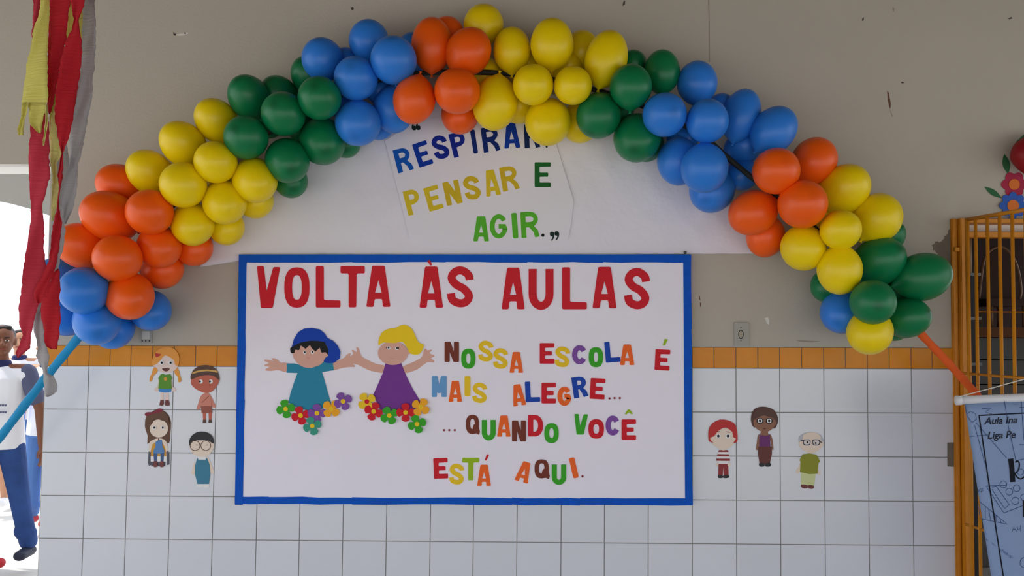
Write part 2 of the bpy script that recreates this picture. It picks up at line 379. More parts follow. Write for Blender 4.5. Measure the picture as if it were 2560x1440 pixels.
bm = bmesh.new(); zA, zB = Z(2480, 556), Z(2480, 582); box(bm, dx0+.02, dx1, .04, .06, zB, zA); bobj('transom_panel', bm, mat('transom_white', (225, 222, 214), .6), df)
pbox('latch', 2388, 2400, 618, 628, -.04, -.01, steel_y, df)
# the gate, swung out towards the viewer
hx, hy = X(2409, 900, -.06), -.06
gd = Vector((.13, -.60, 0)).normalized(); GL = .47
gate = empty('metal_gate', (hx, hy, 0), 'open yellow barred metal gate behind the hanging cloth banner', 'gate')
zg1 = Z(2409, 551, -.06); zmid = EYE-.20; zlow = EYE-.865
def gp(s, z): return Vector((hx, hy, z)) + gd*s
def bar(name, p0, p1, r, parent=gate, mt=steel_y):
    bm = bmesh.new(); tube(bm, [p0, p1], r, 8); return bobj(name, bm, mt, parent, True)
for s in (0.035+.0, GL): bar('stile', gp(s, .06), gp(s, zg1), .010)
for z in (zg1, .08): bar('rail', gp(.03, z), gp(GL, z), .009)
for z in (zmid, zlow): bar('rail', gp(.0, z), gp(GL, z), .006)
s = .088
while s < GL-.02: bar('bar', gp(s, .08), gp(s, zg1), .0075); s += .072
pbox('cross_rail', 2440, 2900, 778, 783, .02, .035, steel_y, df)

# ------------------------------------------------------------------ paper banner behind the arch
pb = empty('paper_banner', P(1200, 640, 0), 'large white paper half-round banner with coloured words under the balloons', 'banner')
out = [(500,668),(520,610),(600,520),(700,430),(820,350),(930,290),(1080,245),(1250,225),(1430,240),(1600,310),(1740,420),(1840,520),(1880,580),(1898,634),(1700,635),(1400,637),(1100,638),(800,640),(600,652)]
# gently rippled sheet
def sheet(name, outline, Y, amp, mt, parent, step=26, thick=.0012):
    xs = [p[0] for p in outline]; ys = [p[1] for p in outline]
    bm = bmesh.new()
    o = [P(x, y, Y) for x, y in outline]
    tris = tessellate_polygon([[Vector((v.x, v.z, 0)) for v in o]])
    vs = [bm.verts.new(v) for v in o]
    for t in tris:
        try: bm.faces.new([vs[i] for i in t])
        except ValueError: pass
    L = step*.0018
    for _ in range(7):
        es = [e for e in bm.edges if e.calc_length() > L]
        if not es: break
        bmesh.ops.subdivide_edges(bm, edges=es, cuts=1); bmesh.ops.triangulate(bm, faces=bm.faces[:])
    for v in bm.verts:
        x, z = v.co.x, v.co.z
        v.co.y = Y - amp*(1 + .6*math.sin(x*9+z*7) + .4*math.sin(x*21-z*13) + .35*math.sin((x*1.2+z)*33))*.5
    g = bmesh.ops.solidify(bm, geom=bm.faces[:], thickness=thick)
    o = bobj(name, bm, mt, parent, True); return o
sheet('paper', out, -.003, .005, paper, pb)
patch = [(962,352),(985,440),(1008,530),(1024,598),(1100,612),(1250,618),(1360,616),(1420,598),(1428,560),(1434,503),(1415,440),(1392,365),(1375,300),(1200,280),(1040,300)]
plate('paper_patch', [patch], -.010, .0015, mat('patch_paper', (238,236,244), .85, .2, bump=.3, bscale=6), pb)
z3 = (960, 290, 4.235); YB = -.0115
bl = {k: mat('marker_'+k, c, .7, .2, noise=.25, nscale=25) for k, c in dict(azure=(14,92,190), royal=(8,58,170), deep=(14,40,150), navy=(12,42,120), ink=(14,40,92), mustard=(222,196,44), gold=(214,184,40), forest=(30,104,44), leaf=(92,186,50), black=(30,48,44)).items()}
def putc(ch, cx, cy, w, h, rot, m_, t=52, desc=''):
    return put(ch, cx-w/2, cx+w/2, cy-h/2, cy+h/2, z3, bl[m_], pb, YB, .0015, t, -rot, f'{desc} letter {ch}')
for a in [('R',205,465,172,250,14,'azure'),('E',410,402,155,258,18,'royal'),('S',597,330,160,250,16,'deep'),('P',792,300,165,255,14,'deep'),('I',953,270,48,255,9,'navy'),
          ('R',1128,248,178,262,8,'navy'),('A',1350,205,170,268,4,'royal'),('R',1568,212,165,250,2,'ink')]: putc(*a, desc='blue')
plate('comma', [ell(1722,318,12,18)], YB, .0015, bl['black'], pb, z3)
for a in [('P',307,910,162,262,14,'mustard'),('E',523,870,155,255,16,'mustard'),('N',725,812,168,252,12,'gold'),('S',930,760,165,250,12,'gold'),('A',1140,708,158,275,9,'mustard'),('R',1328,660,180,255,10,'gold')]: putc(*a, desc='mustard')
putc('E', 1680, 621, 170, 262, 0, 'forest', desc='dark green')
for a in [('A',1028,1194,166,266,0,'leaf'),('G',1214,1168,188,262,0,'leaf'),('I',1385,1161,58,270,4,'leaf'),('R',1545,1150,190,275,3,'leaf')]: putc(*a, desc='light green')
plate('full_stop', [ell(1682,1262,17)], YB, .0015, bl['black'], pb, z3)
q9 = [(-22,-22),(-8,-32),(12,-30),(24,-12),(24,12),(14,42),(-4,62),(-12,56),(2,34),(4,14),(-8,16),(-22,4)]
for cx, cy in ((1780,1258),(1830,1252)): plate('quotation_mark', [catmull([(cx+x, cy+y) for x, y in q9], 3, True)], YB, .0015, bl['black'], pb, z3)
for cx, cy in ((318,118),(362,115)): plate('quotation_mark', [catmull([(cx-x, cy-y) for x, y in q9], 3, True)], YB, .0015, bl['black'], pb, z3)

# ------------------------------------------------------------------ notice board
nb = empty('notice_board', P(1160, 1262, 0), 'large white notice board with a blue border and colourful foam letters', 'board')
YF = -.030
plate('backing', [[(598,637),(1726,637),(1730,1263),(588,1259)]], -.009, .018, mat('board_wood', (170,150,125), .8), nb)
sheetm = mat('board_paper', (248,244,255), .8, .2, noise=.05, nscale=6, bump=.5, bscale=5, bdist=.02)
SH = [[(606,646),(749,646),(748,1252),(597,1251)], [(748,646),(1231,646),(1231,1253),(746.5,1252)], [(1229.5,646),(1717,647),(1722,1255),(1229.5,1254)]]
for q, dy in zip(SH, (0, .0006, 0)): plate('paper_sheet', [q], -.0269-dy, .002, sheetm, nb)
def strip(pts_a, pts_b, k):
    plate('border_strip', [pts_a + pts_b[::-1]], -.0290 - .0004*k, .0012, crepe_b, nb)
j = lambda a: [(x, y + random.uniform(-1.2, 1.2)) for x, y in a]
jx = lambda a: [(x + random.uniform(-1, 1), y) for x, y in a]
tops = [597, 880, 1114, 1318, 1508, 1727]
for k, (a, b) in enumerate(zip(tops, tops[1:])):
    n = 5; xs = [a + (b-a)*i/n for i in range(n+1)]
    strip([(x, 636) for x in xs], j([(x, 656) for x in xs]), k % 2)
bots = [587, 672, 880, 1280, 1450, 1731]
for k, (a, b) in enumerate(zip(bots, bots[1:])):
    n = 5; xs = [a + (b-a)*i/n for i in range(n+1)]
    strip(j([(x, 1242 + (x-587)*.004) for x in xs]), j([(x, 1260.5 + (x-587)*.003) for x in xs]), k % 2)
for x0t, x1t, x0b, x1b in ((597,617,587,607),(1708,1727.5,1713,1732)):
    for k, (ya, yb) in enumerate(((637, 823), (823, 1000), (1000, 1262))):
        f = lambda y, s, e: s + (e-s)*(y-637)/625
        ys = [ya + (yb-ya)*i/4 for i in range(5)]
        strip([(f(y,x0t,x0b), y) for y in ys], jx([(f(y,x1t,x1b), y) for y in ys]), 2 + k % 2)
nail = empty('nail', P(1713, 631, -.02), 'small grey nail above the right end of the notice board', 'nail')
bm = bmesh.new(); bmesh.ops.create_uvsphere(bm, u_segments=10, v_segments=6, radius=.007, matrix=Matrix.Translation(P(1713, 631, -.02)))
bmesh.ops.create_cone(bm, cap_ends=True, segments=8, radius1=.002, radius2=.002, depth=.02, matrix=Matrix.Translation(P(1713, 631, -.01)) @ Matrix.Rotation(math.pi/2, 4, 'X'))
bobj('nail_head', bm, mat('nail_grey', (96,94,90), .4, metal=.6), nail, True)

YL = -.0297; TL = .0022
z5 = (620, 640, 2.4615)
for ch_, x0, x1, y0, y1 in [('V',55,197,63,320),('O',223,378,70,318),('L',417,568,63,317),('T',569,718,62,316),('A',728,876,60,313),('A',1055,1200,65,318),('S',1228,1384,65,315),
                            ('A',1560,1703,72,328),('U',1727,1880,80,330),('L',1933,2085,70,328),('A',2120,2268,67,322),('S',2318,2470,75,327)]:
    put(ch_, x0, x1, y0, y1, z5, foam['red'], nb, YL, TL, 49, 0, 'large red letter ' + ch_)
plate('accent', [[(1103,30),(1120,24),(1132,54),(1122,60)]], YL-.001, TL, foam['red'], nb, z5)['label'] = 'large red grave accent'
z4 = (1060, 830, 3.6)
for ch_, col, x0, x1, y0, y1, rot in [
    ('N','brown',185,315,87,270,0),('O','green',335,463,150,330,0),('S','yellow',490,620,80,265,0),('S','yellow',625,752,148,330,0),('A','orange',770,892,180,367,0),
    ('E','red',1042,1172,100,285,0),('S','yellow',1180,1310,132,315,3),('C','purple',1333,1467,118,292,0),('O','green',1483,1612,137,317,0),('L','blue',1630,1763,85,272,-5),('A','orange',1765,1893,112,298,0),
    ('E','red',2080,2213,158,345,3),
    ('M','lightblue',70,203,397,585,0),('A','orange',222,342,440,628,0),('I','yellow',365,418,398,580,0),('S','yellow',437,565,458,638,0),
    ('A','orange',790,908,472,664,-8),('L','blue',912,1042,445,630,-3),('E','red',1058,1187,457,643,0),('G','orange',1200,1328,490,667,0),('R','blue',1338,1468,402,590,-8),('E','red',1497,1629,417,604,3),
    ('Q','brown',377,503,745,925,0),('U','green',520,645,792,975,0),('A','orange',658,780,752,942,0),('N','brown',792,918,797,985,0),('D','red',937,1073,748,940,0),('O','green',1083,1213,822,1000,0),
    ('V','green',1353,1477,738,923,0),('O','red',1480,1620,785,960,0),('C','purple',1635,1763,752,932,0),('E','red',1778,1908,787,972,0),
    ('E','red',86,214,1135,1320,-2),('S','yellow',230,357,1187,1372,0),('T','lime',345,497,1133,1335,0),('A','orange',478,603,1195,1385,0),
    ('A','orange',838,962,1168,1352,17),('Q','brown',995,1132,1147,1325,0),('U','green',1150,1280,1193,1375,0),('I','orange',1324,1373,1130,1316,-13)]:
    t = 46 if ch_ != 'S' else 40
    put(ch_, x0, x1, y0, y1, z4, foam[col], nb, YL, TL, t, rot, f'small {col} letter {ch_}')
for pts_, col in (([(2150,118),(2166,62),(2196,66),(2168,122)],'lime'), ([(1806,738),(1836,698),(1852,698),(1882,734),(1868,742),(1845,722),(1822,742)],'lime'), ([(546,1155),(566,1100),(586,1105),(562,1158)],'red')):
    plate('accent', [pts_], YL, TL, foam[col], nb, z4)['label'] = col + ' accent'
for x, y in ((1670,598),(1715,595),(1763,595),(180,884),(227,884),(277,884),(1427,1300)): plate('dot', [ell(x, y, 10, n=12)], YL, TL, mat('dot_red', (136,36,48), .7), nb, z4)

# cut-out children on the board
zB = (640, 800, 4.646)
def fig(name, label, parts, parent, zmap, Y0, th=.0018, top=None):
    cen = P(zmap[0] + top[0]/zmap[2], zmap[1] + top[1]/zmap[2], Y0)
    e = bpy.data.objects.new(name, None); C.objects.link(e); e.location = cen; e.empty_display_size = .02
    if parent: e.parent = parent; e.matrix_parent_inverse = Matrix.Translation(-world_abs[parent.name])
    world_abs[e.name] = cen
    if label: e['label'] = label
    for ix, it in enumerate(parts):
        nm, mt, lvl, pts_ = it[:4]; lvl += ix*.05; sm = it[4] if len(it) > 4 else 3
        if sm: pts_ = catmull(pts_, sm, True)
        plate(nm, [pts_], Y0 - lvl*.0009, th, mt, e, zmap)
    return e
inkp = mat('ink', (40, 36, 40), .7)
boy = [('arm', foam['skin'], 0, [(362,500),(285,498),(248,462),(200,444),(178,452),(208,484),(160,468),(106,460),(96,474),(150,500),(106,518),(102,534),(158,545),(116,566),(112,586),(180,592),(262,582),(362,608)], 2),
       ('arm', foam['skin'], 0, [(885,515),(960,470),(1020,440),(1058,400),(1092,384),(1098,398),(1088,424),(1126,402),(1136,414),(1122,440),(1152,446),(1148,460),(1120,478),(1118,505),(1150,530),(1140,548),(1080,546),(980,562),(885,588)], 2),
       ('shirt', foam['shirt'], 1, [(360,505),(440,506),(520,525),(640,560),(750,520),(790,480),(890,498),(905,583),(766,606),(792,690),(830,830),(870,965),(840,1010),(720,1045),(600,1052),(470,1012),(376,960),(400,850),(440,730),(482,616),(355,612)], 0),
       ('face', foam['skin'], 2, [(420,370),(432,430),(480,500),(550,545),(630,556),(720,530),(785,485),(805,435),(842,416),(835,390),(800,330),(640,290),(450,320)], 3),
       ('hair', foam['black'], 3, [(400,372),(396,330),(430,300),(520,250),(640,230),(790,240),(842,350),(840,408),(806,374),(762,382),(740,322),(690,366),(650,330),(625,290),(575,335),(520,294),(500,350),(452,345),(446,384),(412,386)], 0),
       ('cap', foam['cap'], 4, [(412,320),(440,220),(490,140),(560,100),(650,94),(740,110),(800,160),(825,205),(900,245),(950,300),(980,370),(968,450),(905,498),(840,502),(800,492),(785,478),(806,442),(838,416),(842,350),(825,300),(795,254),(720,244),(640,240),(520,260),(450,292)], 0),
       ('eye', foam['white'], 3, ell(565,376,20,22,12), 0), ('eye', foam['white'], 3, ell(655,374,20,22,12), 0),
       ('pupil', inkp, 4, ell(567,374,8,12,10), 0), ('pupil', inkp, 4, ell(655,370,8,12,10), 0),
       ('nose', mat('blush', (214,150,134), .7), 3, [(585,420),(600,440),(625,440),(632,425),(622,446),(600,450)], 0),
       ('mouth', MATS['blush'], 3, [(585,458),(605,466),(628,462),(606,472)], 0)]
fig('boy_figure', 'foam boy in a blue cap and teal shirt', boy, nb, zB, YL, top=(620, 1040))
girl = [('arm', foam['skin'], 0, [(1510,535),(1400,512),(1290,462),(1225,420),(1194,335),(1176,318),(1164,326),(1172,374),(1124,348),(1112,358),(1130,390),(1108,420),(1118,450),(1100,480),(1120,505),(1190,522),(1300,580),(1400,604),(1500,614)], 2),
        ('arm', foam['skin'], 0, [(1700,545),(1800,500),(1908,446),(1942,395),(1952,345),(1975,335),(1990,356),(2030,344),(2040,354),(2012,386),(2058,408),(2070,424),(2030,445),(2064,470),(2060,494),(1990,490),(1900,556),(1830,592),(1700,622)], 2),
        ('dress', foam['dress'], 1, [(1505,500),(1685,500),(1740,640),(1820,800),(1912,952),(1850,1030),(1700,1050),(1560,1050),(1440,1040),(1362,866),(1420,740),(1475,610)], 0),
        ('face', foam['skin'], 2, ell(1590,385,174,138,28), 0),
        ('ear', foam['skin'], 2, ell(1765,378,30,22,12), 0),
        ('hair', foam['hair'], 3, [(1424,292),(1430,210),(1475,135),(1560,98),(1612,96),(1680,62),(1740,58),(1800,95),(1840,160),(1875,240),(1912,275),(1948,285),(1932,350),(1885,400),(1810,397),(1775,365),(1745,305),(1712,262),(1680,254),(1600,268),(1480,262)], 3),
        ('eye', foam['white'], 3, ell(1542,326,20,20,12), 0), ('eye', foam['white'], 3, ell(1634,330,20,20,12), 0),
        ('pupil', inkp, 4, ell(1540,322,9,12,10), 0), ('pupil', inkp, 4, ell(1638,326,9,12,10), 0),
        ('eyelash', inkp, 4, [(1512,312),(1524,320),(1522,334),(1512,330)], 0), ('eyelash', inkp, 4, [(1652,316),(1662,322),(1658,336),(1648,332)], 0),
        ('mouth', MATS['blush'], 3, [(1552,432),(1575,444),(1600,446),(1625,434),(1600,452),(1572,450)], 0)]
fig('girl_figure', 'foam girl with yellow hair and purple dress', girl, nb, zB, YL, top=(1640, 1040))
for i, (col, x, y, rot) in enumerate([('green',343,1033,-12),('red',517,1110,-15),('purple',707,1083,0),('amber',873,1032,40),('purple',1010,945,-25),('teal',653,1232,-18),
                   ('yellow',1287,948,-35),('red',1365,1062,20),('green',1548,1110,-28),('red',1737,1075,0),('amber',1912,1012,32),('green',1870,1210,-18)]):
    Yf = YL - .0056 - .0004*i
    cen = P(640+x/4.646, 800+y/4.646, Yf); e = bpy.data.objects.new('flower', None); C.objects.link(e); e.location = cen; e.empty_display_size = .01
    e.parent = nb; e.matrix_parent_inverse = Matrix.Translation(-world_abs[nb.name]); world_abs[e.name] = cen
    e['label'] = col + ' foam flower'
    pts_ = []
    n = 64
    for k in range(n):
        a = 2*math.pi*k/n
        r = 62 + 46*abs(math.cos(2*(a)))**.55
        if abs(math.cos(2*a)) < .25: r = 40 + 88*abs(math.cos(2*a))
        pts_.append((x + r*math.sin(a+math.radians(rot)), y - r*math.cos(a+math.radians(rot))))
    plate('petals', [pts_], Yf, .002, foam[col], e, zB)
    plate('flower_centre', [ell(x, y, 27, n=16)], Yf-.002, .0015, foam['red'] if col == 'yellow' else foam['yellow'], e, zB)

# ------------------------------------------------------------------ paper cut-outs on the tiles
pm = {k: mat('print_'+k, c, .5, .3) for k, c in dict(ginger=(238,160,70), pale=(236,214,204), green=(92,150,44), blue=(60,140,205), white=(242,242,242), brown=(92,66,56), tan=(196,104,82), tan2=(214,138,120), short=(158,88,74),
      band=(214,172,92), red=(196,50,50), cream=(240,222,204), hairb=(106,74,56), bow=(136,42,62), denim=(92,140,196), jean=(68,98,148), chair=(92,92,104), seat=(220,160,60), black=(48,48,52), dung=(64,132,160), maroon=(150,52,54),
      purple=(112,48,112), umber=(106,56,50), skin3=(150,106,84), hair3=(92,62,54), olive=(146,150,44), khaki=(214,222,160), shoe=(120,66,64), glass=(58,62,80), grey=(196,200,206), pink=(232,178,168), lens=(232,224,216)).items()}
def paperfig(label, parts, zmap, top):
    e = fig('paper_doll', None, parts, None, zmap, -.0068, .0012, top)
    tag(e, label, 'cut-out', 'paper dolls stuck on the tiles'); return e
def eyes(x1, x2, y, r, lv=4, dx=0):
    o = []
    for x in (x1, x2): o += [('eye', pm['white'], lv, ell(x, y, r, r, 14), 0), ('pupil', inkp, lv+1, ell(x+dx, y, r*.5, r*.55, 12), 0)]
    return o
zc = (340, 860, 7.2)
paperfig('paper girl with ginger plaits, green top and blue shorts', [
    ('leg', pm['pale'], 0, [(440,860),(500,860),(500,1010),(440,1010)], 0), ('leg', pm['pale'], 0, [(530,860),(590,860),(590,1010),(530,1010)], 0),
    ('shoe', pm['shoe'], 1, [(440,1008),(498,1008),(502,1085),(470,1112),(425,1105),(420,1085)], 0), ('shoe', pm['shoe'], 1, [(530,1008),(588,1008),(608,1085),(600,1108),(530,1110),(518,1085)], 0),
    ('arm', pm['pale'], 0, [(405,640),(425,660),(410,790),(395,850),(350,855),(328,820),(360,780),(392,740)], 2), ('arm', pm['pale'], 0, [(640,640),(655,700),(665,770),(715,800),(720,840),(680,858),(640,830),(630,700)], 2),
    ('plait', pm['ginger'], 1, [(320,420),(385,450),(370,520),(325,560),(300,600),(285,660),(245,680),(248,600),(280,540)], 2), ('plait', pm['ginger'], 1, [(690,460),(745,430),(780,520),(795,590),(815,640),(800,685),(755,680),(755,600),(700,540)], 2),
    ('shorts', pm['blue'], 1, [(412,790),(640,790),(625,862),(530,876),(420,858)], 0),
    ('shirt', pm['green'], 2, [(480,532),(520,556),(570,548),(610,540),(655,620),(630,650),(645,805),(520,812),(400,800),(415,650),(398,620),(440,550)], 0),
    ('face', pm['pale'], 2, [(300,380),(330,300),(520,200),(700,300),(760,370),(740,420),(700,470),(620,510),(540,520),(450,510),(390,460),(350,410)], 3),
    ('hair', pm['ginger'], 3, [(290,390),(285,300),(330,180),(420,90),(520,60),(640,65),(730,130),(775,230),(775,330),(750,390),(700,370),(680,290),(610,240),(520,205),(440,290),(380,350)], 2),
    ('bow', pm['red'], 4, [(350,165),(400,175),(445,180),(430,212),(380,235),(352,225)], 2), ('mouth', pm['umber'], 3, [(468,440),(605,440),(570,488),(510,488)], 2),
    ('badge', pm['seat'], 3, ell(532,628,34,34,10), 0)] + eyes(462, 622, 338, 40), zc, (520, 1110))
paperfig('paper boy with a brown headband and reddish skin, beside the notice board', [
    ('leg', pm['tan'], 0, [(1200,1230),(1262,1230),(1255,1365),(1208,1365)], 0), ('leg', pm['tan'], 0, [(1305,1230),(1365,1230),(1358,1365),(1310,1365)], 0),
    ('shoe', pm['brown'], 1, [(1205,1362),(1258,1362),(1262,1425),(1200,1428)], 0), ('shoe', pm['brown'], 1, [(1310,1362),(1358,1362),(1362,1418),(1302,1424)], 0),
    ('arm', pm['tan2'], 0, [(1185,915),(1195,960),(1170,1090),(1150,1170),(1090,1172),(1120,1070),(1150,970)], 2), ('arm', pm['tan2'], 0, [(1320,900),(1370,980),(1400,1050),(1435,1110),(1415,1145),(1370,1130),(1340,1060),(1310,980)], 2),
    ('torso', pm['tan2'], 1, [(1235,880),(1290,880),(1330,905),(1345,1000),(1355,1125),(1170,1125),(1165,1030),(1180,920)], 0),
    ('shorts', pm['short'], 2, [(1168,1118),(1358,1118),(1372,1235),(1250,1242),(1180,1238)], 0),
    ('strap', pm['short'], 2, [(1310,930),(1318,938),(1190,1060),(1182,1052)], 0),
    ('face', pm['tan'], 2, [(990,640),(1000,560),(1250,520),(1470,560),(1502,650),(1450,760),(1370,850),(1260,880),(1130,840),(1040,780),(992,720)], 3),
    ('hair', pm['brown'], 3, [(985,640),(995,540),(1040,460),(1130,400),(1250,380),(1370,405),(1450,470),(1495,570),(1490,650),(1400,575),(1250,560),(1110,590)], 2),
    ('headband', pm['band'], 4, [(1015,515),(1120,475),(1280,458),(1440,478),(1468,492),(1466,518),(1420,505),(1280,488),(1120,508),(1018,540)], 2)] + eyes(1165, 1345, 675, 38, 4, -18), zc, (1280, 1425))
zd = (340, 1010, 6.545)
paperfig('paper girl in a wheelchair with long brown hair and a dark red bow', [
    ('hair', pm['hairb'], 0, [(148,300),(170,210),(300,100),(430,100),(530,180),(570,300),(560,480),(540,640),(400,600),(250,610),(185,655),(190,520),(150,400)], 2),
    ('wheelchair', pm['chair'], 0, [(205,780),(245,770),(250,1000),(210,1010),(195,960)], 0), ('wheelchair', pm['chair'], 0, [(510,770),(545,790),(545,990),(505,1000)], 0),
    ('wheelchair', pm['chair'], 0, [(245,940),(480,940),(478,1015),(250,1018)], 0),
    ('seat', pm['seat'], 0, [(245,700),(290,640),(440,640),(480,700),(500,855),(245,855)], 0),
    ('seat_base', pm['white'], 0, [(240,855),(500,855),(498,945),(240,945)], 0),
    ('arm', pm['cream'], 1, [(250,600),(360,560),(340,620),(270,660),(240,780),(215,770),(215,650)], 2), ('arm', pm['cream'], 1, [(370,560),(460,580),(510,650),(520,760),(490,770),(470,700),(420,620)], 2),
    ('leg', pm['jean'], 1, [(285,790),(345,790),(340,945),(295,945)], 0), ('leg', pm['jean'], 1, [(400,790),(460,790),(448,945),(402,945)], 0),
    ('shoe', pm['shoe'], 2, [(285,940),(345,940),(350,1025),(285,1028)], 2), ('shoe', pm['shoe'], 2, [(395,940),(448,940),(450,1028),(390,1025)], 2),
    ('dress', pm['denim'], 2, [(320,620),(420,585),(430,690),(465,800),(280,805),(320,700)], 2),
    ('face', pm['cream'], 2, ell(373,400,152,148,24), 0),
    ('fringe', pm['hairb'], 3, [(150,330),(180,200),(300,110),(430,110),(520,190),(540,330),(500,290),(420,270),(310,235),(270,310),(225,370),(215,440),(160,420)], 2),
    ('bow', pm['bow'], 4, [(142,165),(180,135),(260,135),(320,110),(360,75),(420,80),(430,125),(330,150),(220,180),(170,205)], 2)] + eyes(298, 437, 388, 32), zd, (365, 1025))
paperfig('paper child with black bowl haircut, round glasses and blue dungarees', [
    ('arm', pm['cream'], 0, [(960,960),(965,1050),(960,1150),(905,1145),(925,1050),(945,970)], 2), ('arm', pm['cream'], 0, [(1150,860),(1200,900),(1235,1000),(1278,1110),(1255,1145),(1215,1110),(1190,1000)], 2),
    ('shoe', pm['white'], 0, [(1000,1300),(1090,1300),(1085,1355),(1010,1350)], 2), ('shoe', pm['white'], 0, [(1105,1300),(1195,1300),(1190,1362),(1105,1365)], 2),
    ('vest', pm['white'], 0, [(1010,865),(1140,865),(1160,960),(1000,960)], 0),
    ('dungarees', pm['dung'], 1, [(1005,880),(1020,912),(1140,912),(1150,880),(1170,900),(1205,1000),(1215,1150),(1190,1310),(1005,1310),(965,1150),(968,1010),(990,920)], 0),
    ('face', pm['cream'], 2, [(870,650),(900,600),(1060,560),(1250,600),(1278,680),(1240,780),(1160,850),(1060,865),(960,830),(890,750)], 3),
    ('hair', pm['black'], 3, [(872,680),(870,600),(910,520),(990,465),(1075,452),(1170,470),(1240,520),(1272,600),(1262,650),(1180,600),(1060,595),(940,605)], 2)] +
    [('glasses', pm['brown'], 3, stroke(ell(965+d*207, 682, 80, 80, 24)+[(1045+d*207, 682)], 9), 0) for d in (0, .85)] +
    [('eyelid', pm['brown'], 4, [(965+d,680),(990+d,664),(1015+d,678),(990+d,671)], 0) for d in (0, 168)], zd, (1090, 1360))
ze = (1740, 1000, 6.0)
paperfig('paper boy with red hair, striped jumper and dark red trousers', [
    ('trousers', pm['maroon'], 0, [(340,940),(482,940),(490,1140),(420,1145),(412,1010),(400,1145),(335,1140)], 0),
    ('shoe', pm['black'], 1, [(332,1130),(405,1135),(408,1165),(340,1172)], 2), ('shoe', pm['black'], 1, [(415,1135),(490,1130),(488,1165),(420,1172)], 2),
    ('hand', pm['cream'], 0, ell(318,968,22,30,12), 0), ('hand', pm['cream'], 0, ell(495,968,22,30,12), 0),
    ('jumper', pm['white'], 1, [(350,748),(470,748),(500,820),(512,915),(485,922),(480,958),(340,958),(335,922),(305,915),(318,820)], 0),
    ('stripe', pm['maroon'], 2, [(345,752),(475,752),(490,780),(335,780)], 0), ('stripe', pm['maroon'], 2, [(325,812),(495,815),(502,848),(315,845)], 0), ('stripe', pm['maroon'], 2, [(308,880),(508,880),(510,915),(306,912)], 0),
    ('face', pm['cream'], 2, [(210,570),(240,540),(300,440),(540,440),(590,540),(612,580),(590,620),(540,690),(440,750),(380,750),(280,690),(225,620)], 3),
    ('hair', pm['red'], 3, [(190,600),(185,500),(200,420),(250,350),(360,295),(480,305),(570,350),(608,420),(625,540),(615,630),(560,645),(600,580),(560,560),(545,480),(450,415),(370,440),(310,490),(270,545),(215,565),(225,610),(265,640),(215,630)], 2),
    ('eyebrow', pm['shoe'], 3, [(315,475),(360,470),(360,480),(315,485)], 0), ('eyebrow', pm['shoe'], 3, [(455,472),(515,482),(515,490),(455,482)], 0)] + eyes(335, 480, 540, 38), ze, (410, 1170))
paperfig('paper woman with curly brown hair, purple top and brown trousers', [
    ('arm', pm['skin3'], 0, [(945,520),(955,640),(925,745),(900,740),(915,620),(925,540)], 2), ('arm', pm['skin3'], 0, [(1110,510),(1145,580),(1165,740),(1140,745),(1125,640),(1100,560)], 2),
    ('neck', pm['skin3'], 0, [(975,470),(1075,470),(1095,545),(960,545)], 0),
    ('trousers', pm['umber'], 1, [(935,700),(1135,700),(1140,800),(1108,960),(1055,970),(955,960),(930,800)], 0),
    ('shoe', pm['black'], 2, [(950,945),(1020,950),(1025,995),(955,998)], 2), ('shoe', pm['black'], 2, [(1045,950),(1115,945),(1118,995),(1045,998)], 2),
    ('top', pm['purple'], 2, [(960,495),(965,535),(1000,530),(1040,540),(1095,530),(1098,500),(1108,540),(1118,700),(950,700),(955,600),(952,520)], 0),
    ('hair', pm['hair3'], 1, [(825,300),(840,190),(900,120),(1000,100),(1100,115),(1180,160),(1222,240),(1232,310),(1205,400),(1150,430),(1020,300),(900,410),(850,390)], 2),
    ('face', pm['skin3'], 2, [(862,330),(900,260),(1020,230),(1150,260),(1200,330),(1180,390),(1110,460),(1030,482),(950,460),(880,400)], 3),
    ('fringe', pm['hair3'], 3, [(850,280),(880,170),(1000,110),(1120,130),(1200,200),(1205,270),(1080,250),(1020,228),(960,250),(900,275)], 2),
    ('mouth', pm['umber'], 3, [(995,425),(1060,425),(1030,445)], 0),
    ('glasses', pm['umber'], 3, [(870,280),(1190,280),(1190,292),(870,292)], 0),
    ('glasses', inkp, 3, ell(960,315,52,46,16), 0), ('glasses', inkp, 3, ell(1098,315,52,46,16), 0)] + eyes(960, 1098, 313, 36, 4), ze, (1035, 998))
